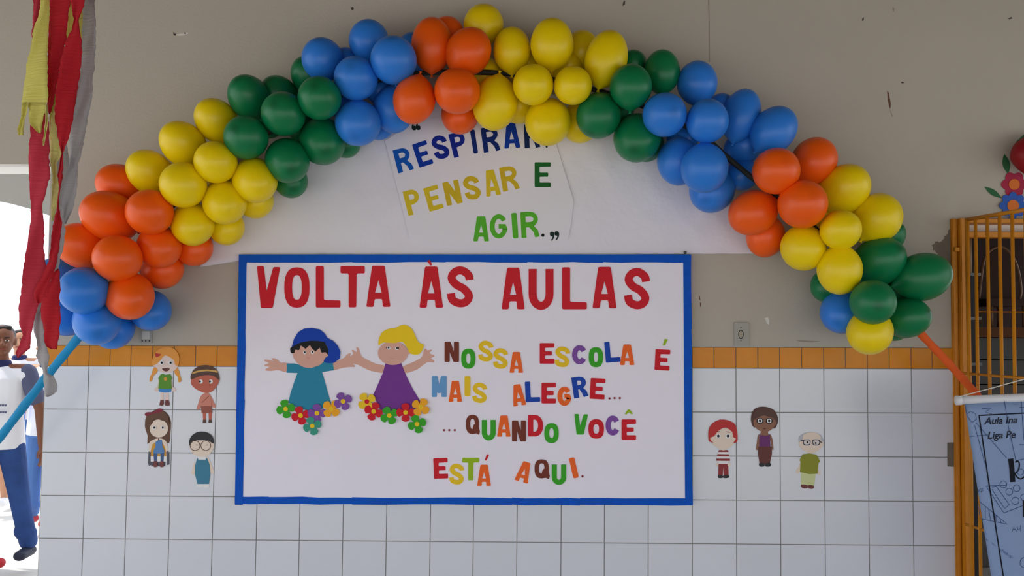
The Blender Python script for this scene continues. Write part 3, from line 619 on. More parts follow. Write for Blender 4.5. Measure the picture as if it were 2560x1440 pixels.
paperfig('paper old man with bald head, dark glasses and olive shirt', [
    ('arm', pm['cream'], 0, [(1565,930),(1562,1040),(1550,1100),(1500,1095),(1505,1050),(1545,1000)], 2), ('arm', pm['cream'], 0, [(1830,930),(1835,1040),(1870,1090),(1865,1130),(1820,1110),(1815,1000)], 2),
    ('trousers', pm['khaki'], 0, [(1575,1090),(1800,1090),(1770,1282),(1575,1275)], 0),
    ('shoe', pm['shoe'], 1, [(1575,1270),(1672,1280),(1670,1325),(1595,1322)], 2), ('shoe', pm['shoe'], 1, [(1680,1280),(1768,1285),(1760,1330),(1690,1328)], 2),
    ('shirt', pm['olive'], 1, [(1600,815),(1700,802),(1810,820),(1862,920),(1838,950),(1825,1105),(1700,1112),(1560,1080),(1570,930),(1553,905)], 0),
    ('hair', pm['grey'], 0, [(1540,620),(1560,540),(1620,500),(1700,480),(1830,500),(1890,550),(1905,640),(1700,680)], 2),
    ('face', pm['cream'], 2, [(1545,640),(1600,590),(1612,520),(1700,485),(1800,490),(1868,540),(1870,600),(1912,650),(1880,720),(1800,780),(1710,800),(1620,760),(1560,700)], 3)] +
    [('glasses', pm['glass'], 3, rnd([(x-58,592),(x+58,592),(x+54,680),(x-50,680)], 24), 0) for x in (1662, 1802)] + [('lens', pm['lens'], 4, rnd([(x-46,604),(x+46,604),(x+42,668),(x-40,668)], 20), 0) for x in (1662, 1802)] +
    [('glasses_arm', pm['glass'], 3, [(1572,608),(1620,596),(1620,612),(1575,622)], 0), ('glasses_arm', pm['glass'], 3, [(1850,604),(1895,640),(1890,650),(1848,622)], 0), ('pupil', inkp, 5, ell(1672,634,13,16,10), 0), ('pupil', inkp, 5, ell(1795,646,13,16,10), 0)], ze, (1675, 1328))

# ------------------------------------------------------------------ flowers and leaves over the door
def cutflower(label, cx, cy, R, m1, m2, n=7, Y=-.002):
    e = empty('paper_flower', P(cx, cy, Y)); tag(e, label, 'flower')
    pts_ = [(cx + (R*.78 + R*.24*abs(math.cos(n*a/2)))*math.cos(a), cy + (R*.78 + R*.24*abs(math.cos(n*a/2)))*math.sin(a)) for a in [2*math.pi*i/70 for i in range(70)]]
    plate('petals', [pts_], Y, .002, m1, e); plate('flower_centre', [ell(cx, cy, R*.42)], Y-.002, .002, m2, e)
oc = mat('flower_orange', (226,120,44), .7)
cutflower('dark pink paper flower with orange centre on the wall above the gate', 2536, 461, 32, mat('flower_pink', (172,36,72), .7), oc, 6)
cutflower('blue paper flower with orange centre directly above the gate', 2533, 514, 34, mat('flower_blue', (46,96,190), .7), oc, 8, -.0065)
lf = mat('leaf_green', (44,104,64), .7, noise=.2, nscale=30)
def leaf(label, p0, p1, wd):
    a, b = Vector(p0), Vector(p1); d = (b-a); n = Vector((-d.y, d.x)).normalized()
    pts_ = [tuple(a + d*(i/10) + n*wd*math.sin(math.pi*i/10)) for i in range(11)] + [tuple(a + d*(1-i/10) - n*wd*math.sin(math.pi*(1-i/10))) for i in range(1, 10)]
    o = plate('paper_leaf', [pts_], -.001, .002, lf); tag(o, label, 'leaf')
leaf('upright narrow green paper leaf above the pink flower', (2511,385), (2521,435), 9)
leaf('slanted green paper leaf pointing left beside the blue flower', (2462,467), (2504,495), 7)
# dark red ornament, cut by the frame
orn = empty('hanging_ornament', P(2585, 440, -.05), 'dark red rounded ornament with a green top above the flowers', 'ornament')
bm = bmesh.new(); bmesh.ops.create_uvsphere(bm, u_segments=28, v_segments=18, radius=1)
c = P(2584, 390, -.085)
for v in bm.verts:
    k = 1 - .35*max(0, -v.co.z)**1.5
    v.co = Vector((c.x + v.co.x*.098*k, c.y + v.co.y*.07*k, c.z + v.co.z*.095))
bobj('body', bm, mat('ornament_red', (150,14,24), .5), orn, True)
bm = bmesh.new(); ct = c + Vector((0, -.0, .09))
for k in range(6):
    a = k*math.pi/3; tip = ct + Vector((math.cos(a)*.075, math.sin(a)*.05, -.03)); s1 = ct + Vector((math.cos(a+.4)*.035, math.sin(a+.4)*.03, .006)); s2 = ct + Vector((math.cos(a-.4)*.035, math.sin(a-.4)*.03, .006))
    vs = [bm.verts.new(q) for q in (ct, s1, tip, s2)] ; vs2 = [bm.verts.new(q + Vector((0,0,.006))) for q in (ct, s1, tip, s2)]
    bm.faces.new(vs); bm.faces.new(vs2[::-1])
    for i in range(4): bm.faces.new((vs[i], vs[(i+1) % 4], vs2[(i+1) % 4], vs2[i]))
bobj('green_cap', bm, lf, orn)

# ------------------------------------------------------------------ sockets
def socket(label, q, cx, cy, two=False):
    e = empty('wall_socket', P(cx, cy, 0)); tag(e, label, 'socket')
    plate('cover_plate', [rnd(q, 3)], 0, .009, mat('socket_grey', (168,166,158), .5), e)
    return e
s1 = socket('grey wall socket with one oval outlet right of the notice board', [(1835,806),(1872,806),(1873,865),(1836,865)], 1853, 835)
plate('outlet_recess', [ell(1852.5,836,6.8,11.5)], -.0088, .0008, dark, s1)
plate('outlet', [ell(1852.3,836,5,9.3)], -.0094, .001, mat('outlet_beige', (168,160,138), .5), s1)
for dy in (-6, 0, 6): plate('pin_hole', [ell(1852.5,836+dy,1.2,1.2,8)], -.0103, .0003, dark, s1)
for dy in (-17, 15): plate('screw', [ell(1852.5,836+dy,2,2,10)], -.0088, .0008, cement, s1)
s2 = socket('pale grey double switch plate half hidden under the blue balloons', [(348,806),(379,806),(380,858),(349,858)], 364, 832)
plate('switch', [rnd([(355,828),(374,828),(374,848),(355,848)], 2)], -.0088, .003, mat('switch_white', (205,205,198), .5), s2)
for x in (355.5, 364.5, 373.5): plate('pin_hole', [ell(x,852,1.8,2.4,8)], -.0088, .0006, dark, s2)

# ------------------------------------------------------------------ balloon arch
spine = [(-60,1165),(0,1093),(120,937),(195,845),(260,760),(330,640),(400,545),(520,440),(650,345),(800,262),(930,205),(1080,182),(1280,185),(1450,215),(1600,262),(1740,330),(1850,420),(1950,500),(2060,590),(2170,700),(2240,770),(2305,838),(2375,912),(2440,985),(2470,1020)]
YS = -.22
sp3 = [P(x, y, YS) for x, y in spine]
sm = [Vector(v) for v in catmull([tuple(v) for v in sp3], 8)]
at_ = empty('arch_tube', P(0, 1093, YS), 'thin wrapped pole bent into an arch that carries all the balloons', 'arch')
cb = mat('crepe_wrap_blue', (28,150,205), .6, .3, noise=.25, nscale=20, bump=.6, bscale=40)
cg = mat('crepe_wrap_green', (20,110,70), .6, .3); cor = mat('crepe_wrap_orange', (235,98,34), .7, .3, noise=.2, nscale=20, bump=.5, bscale=60)
for nm, lab, a, b, mt, r in (('wrapping', 'blue crepe wrapping', 0, 48, cb, .0185), ('core', 'dark pole hidden among balloons', 48, 160, mat('pole_dark', (40,44,40), .6), .012), ('wrapping', 'orange crepe wrapping', 160, len(sm), cor, .017)):
    seg = sm[a:b+1]; bm = bmesh.new(); tube(bm, seg, [r*(1 + .06*math.sin(i*1.7)) for i in range(len(seg))], 12)
    o = bobj(nm, bm, mt, at_, True); o['label'] = lab

def balloon_mesh(key, col, tipk):
    bm = bmesh.new(); prof = []
    for i in range(0, 19):
        th = math.pi*i/20
        z = math.cos(th); r = math.sin(th)
        if z < 0: r *= 1 - .10*z*z; z *= 1.05
        else: z *= 1.08
        prof.append((r, z))
    prof[0] = (0, 1.09)
    prof += [(.075, -1.11), (.045, -1.14), (.045, -1.17), (.085, -1.21), (.07, -1.225)]
    n = 28; top = bm.verts.new((0,0,prof[0][1])); rings = []
    for r, z in prof[1:]: rings.append([bm.verts.new((r*math.cos(2*math.pi*k/n), r*math.sin(2*math.pi*k/n), z)) for k in range(n)])
    for k in range(n): bm.faces.new((top, rings[0][k], rings[0][(k+1) % n]))
    for A, B in zip(rings, rings[1:]):
        for k in range(n): bm.faces.new((A[k], B[k], B[(k+1) % n], A[(k+1) % n]))
    bm.faces.new(rings[-1])
    me = bpy.data.meshes.new('balloon_'+key); bmesh.ops.recalc_face_normals(bm, faces=bm.faces); bm.to_mesh(me); bm.free()
    me.polygons.foreach_set('use_smooth', [True]*len(me.polygons))
    M = mat('latex_'+key, col, .38, .42, coat=.06, sss=.3)
    nt = M.node_tree; b = nt.nodes['Principled BSDF']; tc = [x for x in nt.nodes if x.type == 'TEX_COORD'][0]
    sx = nt.nodes.new('ShaderNodeSeparateXYZ'); mr = nt.nodes.new('ShaderNodeMapRange'); mx = nt.nodes.new('ShaderNodeMix'); mx.data_type = 'RGBA'
    mr.inputs['From Min'].default_value = 1.02; mr.inputs['From Max'].default_value = 1.09; mr.inputs['To Max'].default_value = tipk
    c = lin(col); mx.inputs[6].default_value = (*c, 1); mx.inputs[7].default_value = (*[v*.45 for v in c], 1)
    nt.links.new(tc.outputs['Object'], sx.inputs[0]); nt.links.new(sx.outputs[2], mr.inputs[0]); nt.links.new(mr.outputs[0], mx.inputs[0]); nt.links.new(mx.outputs[2], b.inputs['Base Color'])
    me.materials.append(M); return me
BM_ = {'b': balloon_mesh('blue', (44,132,230), .35), 'g': balloon_mesh('green', (2,124,74), .6), 'y': balloon_mesh('yellow', (250,220,0), .1), 'o': balloon_mesh('orange', (255,100,10), .2)}
CN = {'b': 'blue', 'g': 'green', 'y': 'yellow', 'o': 'orange'}
Fr, Mf, Md, Bk = .37, .29, .22, .13
clusters = [
 ("at the arch's left foot", 'b', [
  (150,700,56,56,None,Bk,'behind the streamers, leftmost and highest'), (158,778,57,58,None,Bk,'behind the streamers, leftmost and low'), (211,727,61,58,None,Fr,'big and round, facing front'),
  (246,806,58,56,None,Mf,'directly above the blue pole'), (284,820,53,54,None,Bk+.03,'lowest, half hidden'), (380,778,50,50,None,Bk,'rightmost, above the switch plate')]),
 ('in the lower left orange bunch', 'o', [
  (203,613,56,56,None,Mf,'leftmost, touching the streamers'), (272,539,66,57,None,Mf,'wide one upper left'), (375,531,60,54,None,Fr,'round one at upper right front'), (302,465,54,54,None,Bk+.04,'topmost, half hidden by yellow'),
  (295,646,60,57,None,Fr+.02,'front centre one'), (402,619,50,57,None,Md+.02,'right of centre, behind the front ones'), (328,742,60,58,None,Mf+.02,'lowest, between the blue ones'), (408,671,53,53,None,Bk+.02,'at lower right, partly hidden'), (487,620,47,47,None,Bk,'rightmost, under the yellow ones')]),
 ('in the left yellow bunch', 'y', [
  (375,429,53,53,None,Md,'leftmost, above the orange ones'), (459,463,59,55,None,Fr,'front one at lower left'), (457,358,53,53,None,Md,'upper left, second from the green'), (540,406,54,51,None,Fr,'front centre one'), (541,300,50,52,None,Md,'topmost'),
  (564,509,53,55,None,Mf,'lower centre one'), (640,454,53,58,None,Mf,'rightmost, touching the green'), (484,563,52,54,None,Mf-.03,'lowest at the front'), (568,570,44,45,None,Bk,'lowest, half hidden behind'), (640,502,46,46,None,Bk,'right, mostly hidden behind')]),
 ('in the left green bunch', 'g', [
  (623,242,50,52,None,Md,'upper left one'), (616,344,55,54,None,Fr,'leftmost front one'), (698,240,47,48,None,Bk,'dark upper one, half hidden'), (709,285,55,54,None,Fr,'front centre one'), (776,190,47,47,None,Bk,'topmost, behind the blue'),
  (799,246,53,55,None,Fr+.02,'upper right front one, touching blue'), (721,405,56,54,None,Mf,'lower centre one'), (808,357,59,57,None,Md,'lower right one'), (729,455,41,43,None,Bk,'lowest, half hidden'), (865,357,39,40,None,Bk,'rightmost sliver under the blue')]),
 ('in the upper left blue bunch', 'b', [
  (807,150,52,55,-12,Md,'leftmost, touching green'), (922,103,50,55,0,Md,'topmost'), (984,152,58,61,0,Fr,'upper right front one'), (890,197,55,54,None,Fr-.02,'front centre one'), (895,307,57,60,0,Mf,'lower left one'),
  (985,272,52,62,0,Md,'lower right, beside the orange'), (947,310,42,42,None,Bk,'lowest, mostly hidden'), (870,164,42,42,None,Bk,'dark sliver between two others'), (1034,128,42,43,None,Bk,'dark sliver behind the top orange'), (1010,215,40,42,None,Bk,'mostly hidden behind the right ones')]),
 ('in the top orange bunch', 'o', [
  (1080,114,52,72,0,Md+.03,'tall one upper left'), (1118,90,44,50,0,Bk,'topmost, half hidden'), (1170,131,56,66,32,Mf,'tilted one upper right'), (1036,248,53,64,12,Mf+.03,'leftmost front one'), (1143,228,58,57,None,Fr,'front centre one'), (1150,290,47,48,None,Bk+.02,'lowest, over the word banner')]),
 ('in the yellow bunch at the crown', 'y', [
  (1209,62,50,53,0,Bk+.03,'topmost of all balloons'), (1280,127,47,61,0,Md,'upper one right of the orange'), (1380,112,54,68,0,Mf,'tall upper centre one'), (1455,128,45,53,0,Bk,'dull one behind the tall ones'), (1515,149,53,76,14,Mf,'tall tilted one at the right'),
  (1333,212,51,51,None,Fr,'front centre one'), (1432,214,46,50,None,Fr,'smaller front one at right'), (1238,256,57,72,8,Mf-.02,'big lower left one'), (1369,309,57,58,None,Md+.03,'lowest, over the word banner'), (1450,310,48,51,None,Bk,'low, half hidden behind green'),
  (1296,260,50,52,None,Bk,'hidden behind the lower ones'), (1212,185,40,44,None,Bk,'mostly hidden beside the orange')]),
 ('in the right green bunch', 'g', [
  (1497,288,56,61,25,Mf,'leftmost, tilted to the yellow'), (1577,218,53,58,0,Fr,'front centre one'), (1655,181,45,58,0,Md,'upper right one'), (1580,165,37,37,None,Bk,'dark sliver at the top'), (1591,349,60,58,None,Md,'lower centre one'), (1615,364,42,43,None,Bk,'lowest, almost hidden')]),
 ('in the upper right blue bunch', 'b', [
  (1661,287,54,56,None,Fr,'leftmost front one'), (1768,304,53,56,0,Fr,'front centre one'), (1743,209,50,58,0,Md,'topmost'), (1852,290,48,71,16,Md,'long tilted upper one'), (1933,327,54,68,40,Mf-.02,'rightmost tilted one beside the orange'),
  (1800,272,36,37,None,Bk,'dark sliver between upper ones'), (1697,402,54,63,0,Md,'lower left one'), (1761,419,59,65,0,Mf+.03,'big lower front one'), (1777,478,57,55,None,Bk+.03,'lowest one'), (1853,438,38,42,None,Bk,'small dark one near the orange'), (1858,368,42,44,None,Bk,'dark one in the gap')]),
 ('in the right orange bunch', 'o', [
  (1940,428,59,57,None,Fr,'upper left front one'), (2034,404,56,64,30,Md,'topmost one'), (2006,511,62,59,None,Fr+.01,'front centre one'), (1884,531,56,66,-118,Md,'leftmost tilted one'), (1914,589,48,56,10,Bk+.02,'lowest, half hidden')]),
 ('in the right yellow bunch', 'y', [
  (2110,472,61,59,None,Md,'topmost one'), (2192,546,60,66,35,Md,'rightmost, tilted'), (2101,575,53,47,None,Fr,'smaller front centre one'), (2008,618,56,60,0,Mf-.02,'lower left one'), (2099,673,55,65,0,Mf+.03,'lowest one over the green')]),
 ("at the arch's right foot", 'g', [
  (2215,590,43,43,None,Bk,'sliver beside the rightmost yellow'), (2198,652,60,59,None,Md,'upper centre one'), (2304,693,60,76,72,Md+.03,'large wide one at far right'), (2182,755,57,55,None,Fr,'front centre one'), (2269,794,50,50,None,Md,'lower right one above orange wrapping'), (2234,814,37,40,None,Bk,'lowest, half hidden'), (2066,716,42,41,None,Bk,'leftmost, half hidden by yellow')]),
 ("at the arch's right foot", 'b', [(2102,782,55,51,None,Md-.02,'the only blue one there')]),
 ("at the arch's right foot", 'y', [(2171,832,55,56,None,Mf,'lowest balloon, over the ochre tiles')])]
clusters += [
 ('in the upper left blue bunch', 'b', [(852,258,38,38,None,Bk,'deep inside, touching the green bunch'), (950,222,40,40,None,Bk,'deep inside, behind its centre')]),
 ('in the left green bunch', 'g', [(662,302,40,40,None,Bk,'deep inside, between the two front ones'), (762,325,40,40,None,Bk,'deep inside, right of its centre')]),
 ('in the left yellow bunch', 'y', [(560,440,42,42,None,Bk,'deep inside, behind its centre'), (490,385,40,40,None,Bk,'deep inside, behind its upper left')]),
 ('in the yellow bunch at the crown', 'y', [(1312,165,42,42,None,Bk,'deep inside, between two upper ones'), (1420,172,40,40,None,Bk,'deep inside, above the smaller front one')]),
 ('in the right green bunch', 'g', [(1545,282,38,38,None,Bk,'deep inside, below the front one')]),
 ('in the upper right blue bunch', 'b', [(1705,345,40,40,None,Bk,'deep inside, behind the front pair')]),
 ('in the right orange bunch', 'o', [(1965,468,42,42,None,Bk,'deep inside, behind the front pair')]),
 ('in the right yellow bunch', 'y', [(2062,560,40,40,None,Bk,'deep inside, left of the smaller front one')]),
 ("at the arch's right foot", 'g', [(2235,725,38,38,None,Bk,'deep inside, between the larger ones')])]
sp2 = catmull(spine, 8)
B = []
for cname, key, items in clusters:
    for it in items: B.append([cname, key] + list(it[:6]) + [it[6]])
for b in B: b.append(-b[7])                      # index 9: plane y of the centre
def brad(b): return ((b[4]+b[5])/2 if b[6] is None else min(b[4], b[5])*1.03)*(P(b[2], b[3], b[9])-CP).dot(fw)/F
for _ in range(60):                              # squeeze the balloons apart along the line of depth, as they press each other
    for i1 in range(len(B)):
        for i2 in range(i1+1, len(B)):
            p, q = B[i1], B[i2]
            if abs(p[2]-q[2]) > 135 or abs(p[3]-q[3]) > 145: continue
            c1, c2 = P(p[2], p[3], p[9]), P(q[2], q[3], q[9]); need = .86*(brad(p)+brad(q)) - (c1-c2).length
            if need > 0:
                if p[9] > q[9]: p, q = q, p      # p is the nearer one
                if p[7] == q[7] and abs(p[9]-q[9]) < .004: continue
                p[9] -= need*.3; q[9] += need*.3
    for b in B: b[9] = min(max(b[9], -.52), -(brad(b)*1.0 + .012))
for cname, key, x, y, rx, ry, rot, ly, loc_, Y in B:
    c = P(x, y, Y); r = min(rx, ry); q = max(rx, ry)/r
    near = min(sp2, key=lambda s: (s[0]-x)**2 + (s[1]-y)**2)
    ov = Vector((x-near[0], -(y-near[1])))
    if ov.length < 1: ov = Vector((0, 1))
    ov.normalize()
    d2 = Vector((math.sin(math.radians(rot)), math.cos(math.radians(rot)))) if rot is not None else ov.copy()
    if d2.dot(ov) < -.2 and rot is not None and abs(rot) < 100: d2 = -d2
    s2_ = min(1, max(.03, (q*q-1)/(1.1**2-1))) if rot is not None else .06
    s_ = math.sqrt(s2_); cz = math.sqrt(max(0, 1-s2_))
    n = Vector((d2.x*s_, (-1 if ly > .16 else 1)*cz, d2.y*s_)).normalized()
    R = (r if rot is not None else (rx+ry)/2)*(c - CP).dot(fw)/F
    el = max(1, q/1.1) if rot is not None else 1
    if rot is None and ly < Fr - .03:            # the ones behind lean outwards from the pole, their necks towards it
        n = Vector((d2.x*.6, -.8, d2.y*.6)); el = 1.17; c = c - Vector((d2.x, 0, d2.y))*R*.09
    o = bpy.data.objects.new('balloon', BM_[key]); C.objects.link(o)
    o.location = c; o.rotation_mode = 'QUATERNION'; o.rotation_quaternion = n.to_track_quat('Z', 'Y')
    o.scale = (R, R, R*el)
    tag(o, f'{CN[key]} balloon {cname}, {loc_}', 'balloon', 'balloons of the arch')

# ------------------------------------------------------------------ crepe streamers
cr = {k: mat('crepe_'+k, c, .85, .15, noise=.12, nscale=3, bump=.9, bscale=1.6, stretch=(6, 6, 110)) for k, c in dict(red=(204,46,58), pink=(212,70,88), yellow=(232,226,128), pale=(230,226,150), white=(196,194,196)).items()}
for k in cr:
    M = cr[k]; nt = M.node_tree; b = nt.nodes['Principled BSDF']; outn = nt.nodes['Material Output']
    tr = nt.nodes.new('ShaderNodeBsdfTranslucent'); mx = nt.nodes.new('ShaderNodeMixShader'); mx.inputs[0].default_value = .35
    src = b.inputs['Base Color'].links[0].from_socket if b.inputs['Base Color'].links else None
    if src: nt.links.new(src, tr.inputs[0])
    nt.links.new(b.outputs[0], mx.inputs[1]); nt.links.new(tr.outputs[0], mx.inputs[2]); nt.links.new(mx.outputs[0], outn.inputs[0])
def ribbon(name, strips, Y, mt, seed):
    rr = random.Random(seed); bm = bmesh.new()
    for rows_ in strips:
        # densify
        d = []
        for (y0, a0, b0), (y1, a1, b1) in zip(rows_, rows_[1:]):
            k = max(1, int((y1-y0)/7))
            for i in range(k): t = i/k; d.append((y0+(y1-y0)*t, a0+(a1-a0)*t, b0+(b1-b0)*t))
        d.append(rows_[-1]); prev = None; N = 6
        for y, a, b in d:
            wdt = b-a; jl, jr = rr.uniform(-1.5, 1.5)*(wdt > 6), rr.uniform(-1.5, 1.5)*(wdt > 6)
            tw = .016*math.sin(y/55+seed)
            cur = []
            for i in range(N+1):
                t = i/N; x = a+jl + (wdt+jr-jl)*t
                yy = Y + tw*(t-.5)*2*min(1, wdt/60) + .005*math.sin(t*7+y/30+seed)
                cur.append(bm.verts.new(P(x, y, yy)))
            if prev:
                for i in range(N): bm.faces.new((prev[i], prev[i+1], cur[i+1], cur[i]))
            prev = cur
    bmesh.ops.remove_doubles(bm, verts=bm.verts[:], dist=1e-5)
    bmesh.ops.solidify(bm, geom=bm.faces[:], thickness=.0006)
    return bobj(name, bm, mt, None, True)
Y0 = -1.30
def ex(rows_): # carry a streamer up to the ceiling, out of the picture
    y, a, b = rows_[0]; return [(-120, a+4, b+4), (-60, a+2, b+2)] + rows_
G_ = 'crepe paper streamers at the left'
R = [
 ('left', 'red', [[(-120,127,178),(0,124,176),(50,122,170),(100,120,166),(150,119,152),(195,119,145),(235,119,138),(260,118,133),(286,123,125)]], Y0, 'red crepe streamer with a short ragged end, right of the yellow one'),
 ('b', 'red', [[(-120,170,216),(0,175,213),(25,180,206),(53,185,196),(75,178,200),(100,166,204),(130,158,206),(160,150,202),(195,145,199),(235,139,193),(275,137,187),(300,138,182),(330,143,176),(360,149,167),(382,154,157),(395,149,158),(415,147,157),(440,144,156),(468,148,151),(500,144,147),(520,142,148),(540,138,152),(565,132,156),(590,127,151),(620,126,148),(645,123,144),(665,117,140),(690,104,131),(720,88,119),(740,84,108),(758,92,104)]], Y0-.03, 'longest red crepe streamer, twisted to a narrow waist halfway down'),
 ('c', 'red', [[(672,143,147),(682,134,149),(700,126,150),(725,116,151),(745,108,149),(760,104,149),(775,103,150),(800,104,152),(820,110,149),(835,111,148),(855,110,145),(866,116,143),(873,128,141)]], Y0-.045, 'short red crepe streamer end hanging before the leftmost blue balloons'),
 ('d', 'pink', [[(280,80,118),(315,75,123),(340,75,122),(360,73,125),(395,72,123),(420,71,124),(440,72,125),(455,73,121),(470,74,117),(490,75,112),(512,77,105),(540,77,109),(580,73,111),(620,66,110),(660,60,114),(690,57,124),(720,54,112),(745,50,104),(765,48,96),(790,47,87),(812,48,84),(825,55,81),(838,56,78),(855,50,77),(870,44,76),(882,40,60),(895,43,46)]], Y0, 'widest pinkish red crepe streamer, hanging in front of the bright doorway'),
 ('e', 'pink', [[(-120,80,106),(0,83,104),(20,84,102),(50,82,100),(75,80,95),(120,82,96)]], Y0+.05, 'narrow pink crepe strip behind the yellow streamer, top left'),
 ('y1', 'yellow', [[(-120,101,126),(0,101,124),(28,99,124),(50,92,123),(70,84,121),(100,80,120),(130,75,119),(160,66,119),(190,64,119),(220,58,119),(240,56,121),(256,55,118)], [(256,55,72),(275,54,69),(290,53,65),(310,49,60),(322,42,58),(338,46,57)], [(256,72,118),(275,73,115),(290,73,110),(310,75,106),(322,85,104),(333,96,102)]], Y0-.02, 'broad yellow-green crepe streamer with torn double end'),
 ('y2', 'pale', [[(192,144,147),(230,137,140),(250,134,140),(275,127,138),(300,122,137),(330,123,142),(360,125,149),(385,125,156),(405,125,142),(440,131,144),(470,131,147),(500,128,145),(530,128,140),(552,129,134)]], Y0+.03, 'pale yellow crepe streamer between the red ones'),
 ('y3', 'pale', [[(262,114,119),(300,114,120),(330,110,117),(350,107,113),(365,107,110)]], Y0-.04, 'thin pale yellow crepe shred beside the broad pink streamer'),
 ('y4', 'yellow', [[(-120,168,207),(0,168,207),(50,166,206),(90,166,204),(130,168,202)]], Y0+.06, 'yellow crepe streamer showing behind the waist of the red one'),
 ('g1', 'white', [[(-120,200,236),(0,202,237),(100,200,240),(160,197,237),(200,195,232),(240,190,231),(280,184,222),(320,178,216),(360,174,208),(385,176,204),(410,172,196),(440,160,195),(460,154,194),(490,151,190),(520,152,183),(545,157,173),(560,161,165)]], Y0+.09, 'greyish white crepe streamer hanging in front of the bare plaster'),
 ('g2', 'white', [[(290,150,168),(340,146,166),(370,140,168),(395,130,172),(420,131,172),(460,132,158),(520,128,154),(556,128,162),(575,126,163),(600,122,162),(630,125,157),(645,124,150),(680,118,147),(700,112,132),(740,98,116),(770,93,105),(790,83,104),(815,84,110),(830,84,112),(850,92,112),(870,94,118),(890,90,124),(905,97,121),(925,106,117),(933,109,120),(941,109,133),(952,109,139),(965,110,144),(978,111,141),(985,112,136),(992,113,124)]], Y0+.06, 'longest greyish white crepe streamer with a rounded end over the tiles'),
]
for nm, col, strips, Y, lab in R:
    o = ribbon('streamer', strips, Y, cr[col], len(lab) % 9 + 1); tag(o, lab, 'streamer', G_)

# ------------------------------------------------------------------ hanging cloth banner at the gate
YC = -.62
cbn = empty('cloth_banner', P(2480, 990, YC), 'pale blue printed cloth banner hanging from a white roller by the gate', 'banner')
clothm = mat('cloth_blue', (176,200,236), .8, .2, noise=.06, nscale=30)
inkm = mat('banner_ink', (26,30,46), .7); lineb = mat('banner_line', (84,104,156), .7)
bm = bmesh.new(); tube(bm, [P(2396, 1001, YC+.01), P(2560, 994, YC), P(2760, 985, YC-.02)], .0165, 16); bobj('roller', bm, mat('roller_white', (224,226,230), .4), cbn, True)
bm = bmesh.new(); tube(bm, [P(2390, 1001, YC+.01), P(2402, 1001, YC+.01)], .0185, 16); bobj('roller_cap', bm, MATS['roller_white'], cbn, True)
bm = bmesh.new(); tube(bm, [P(2398, 992, YC), P(2480, 970, YC), P(2560, 948, YC), P(2640, 930, YC-.02)], .0022, 6); bobj('cord', bm, mat('cord_white', (220,215,205), .7), cbn, True)
def cl(u, v):
    """cloth surface: u along the roller, v downwards (both in photograph pixels of the flat print)"""
    x = 2411 + u + v*.155*(1 - u/520); y = 1010 - u*.035 + v
    Yc = YC - .012*math.sin(u/60) + .03*(v/450)*(1-u/300) 
    return P(x, y, Yc)
bm = bmesh.new(); NU, NV = 24, 24
g = [[bm.verts.new(cl(u*340/NU, v*620/NV)) for v in range(NV+1)] for u in range(NU+1)]
for u in range(NU):
    for v in range(NV): bm.faces.new((g[u][v], g[u+1][v], g[u+1][v+1], g[u][v+1]))
bmesh.ops.solidify(bm, geom=bm.faces[:], thickness=.0008)
bobj('cloth', bm, clothm, cbn, True)
def inv(px, py):
    u = px-2411; v = 0
    for _ in range(12):
        v = py - 1010 + u*.035; u = px - 2411 - v*.155*(1-u/520)
    return u, v
def ink(name, lines, wd, mt):
    """printed line work lying on the cloth, strokes given where they show in the photograph"""
    bm = bmesh.new()
    for ln in lines:
        d = []
        for a, b in zip(ln, ln[1:]):
            k = max(1, int(math.hypot(b[0]-a[0], b[1]-a[1])/8))
            d += [(a[0]+(b[0]-a[0])*i/k, a[1]+(b[1]-a[1])*i/k) for i in range(k)]
        d.append(ln[-1]); n = len(d); prev = None
        for i, p in enumerate(d):
            a = d[max(i-1,0)]; b = d[min(i+1,n-1)]; dx, dy = b[0]-a[0], b[1]-a[1]; l = math.hypot(dx, dy) or 1
            nx, ny = -dy/l*wd/2, dx/l*wd/2
            r = []
            for s in (1, -1):
                u, v = inv(p[0]+nx*s, p[1]+ny*s); q = cl(u, v); r.append(bm.verts.new(q + (CP-q).normalized()*.0016))
            if prev: bm.faces.new((prev[0], prev[1], r[1], r[0]))
            prev = r
    bmesh.ops.solidify(bm, geom=bm.faces[:], thickness=.0003)
    return bobj(name, bm, mt, cbn)
zf = lambda pts_: [(2330 + x/3, 960 + y/3) for x, y in pts_]
ink('printed_frame', [zf([(700,218),(352,236),(375,390),(420,700),(470,1020),(535,1440),(560,1600)])], 3.2, inkm)
ink('printed_drawing', [zf(p) for p in (
    [(555,760),(405,765),(540,968),(700,905)], [(450,775),(480,765),(580,905),(545,935),(450,790)], [(355,880),(565,1052),(360,1010),(345,880)], [(400,925),(400,1015)], [(425,940),(440,1025)], [(480,985),(480,1035)], [(510,1010),(520,1045)],
    [(250,165),(262,235),(300,290),(335,265),(325,220),(290,205),(262,225)], [(330,290),(560,555)], [(320,310),(395,590)], [(545,130),(575,330),(630,575)], [(630,575),(700,560)], [(375,185),(445,180),(400,210),(450,225)], [(670,120),(690,420)], [(610,150),(650,150)], [(655,175),(690,175)], [(655,455),(690,455)],
    [(280,395),(420,380)], [(340,800),(355,790),(350,810)], [(360,790),(385,780),(365,812),(385,800)],
    [(600,1110),(612,1075),(635,1105)], [(605,1095),(628,1090)], [(640,1070),(645,1095),(660,1085)], [(665,1060),(665,1105)])], 1.4, lineb)
def ring(cx, cy, r): return [(cx + r*math.cos(i*math.pi/6), cy + r*math.sin(i*math.pi/6)) for i in range(13)]
ink('printed_drawing', [zf(ring(x, y, r)) for x, y, r in ((535,752,26),(580,808,26),(635,782,26),(625,876,28),(690,850,24),(665,660,24),(700,1340,40))], 1.4, lineb)
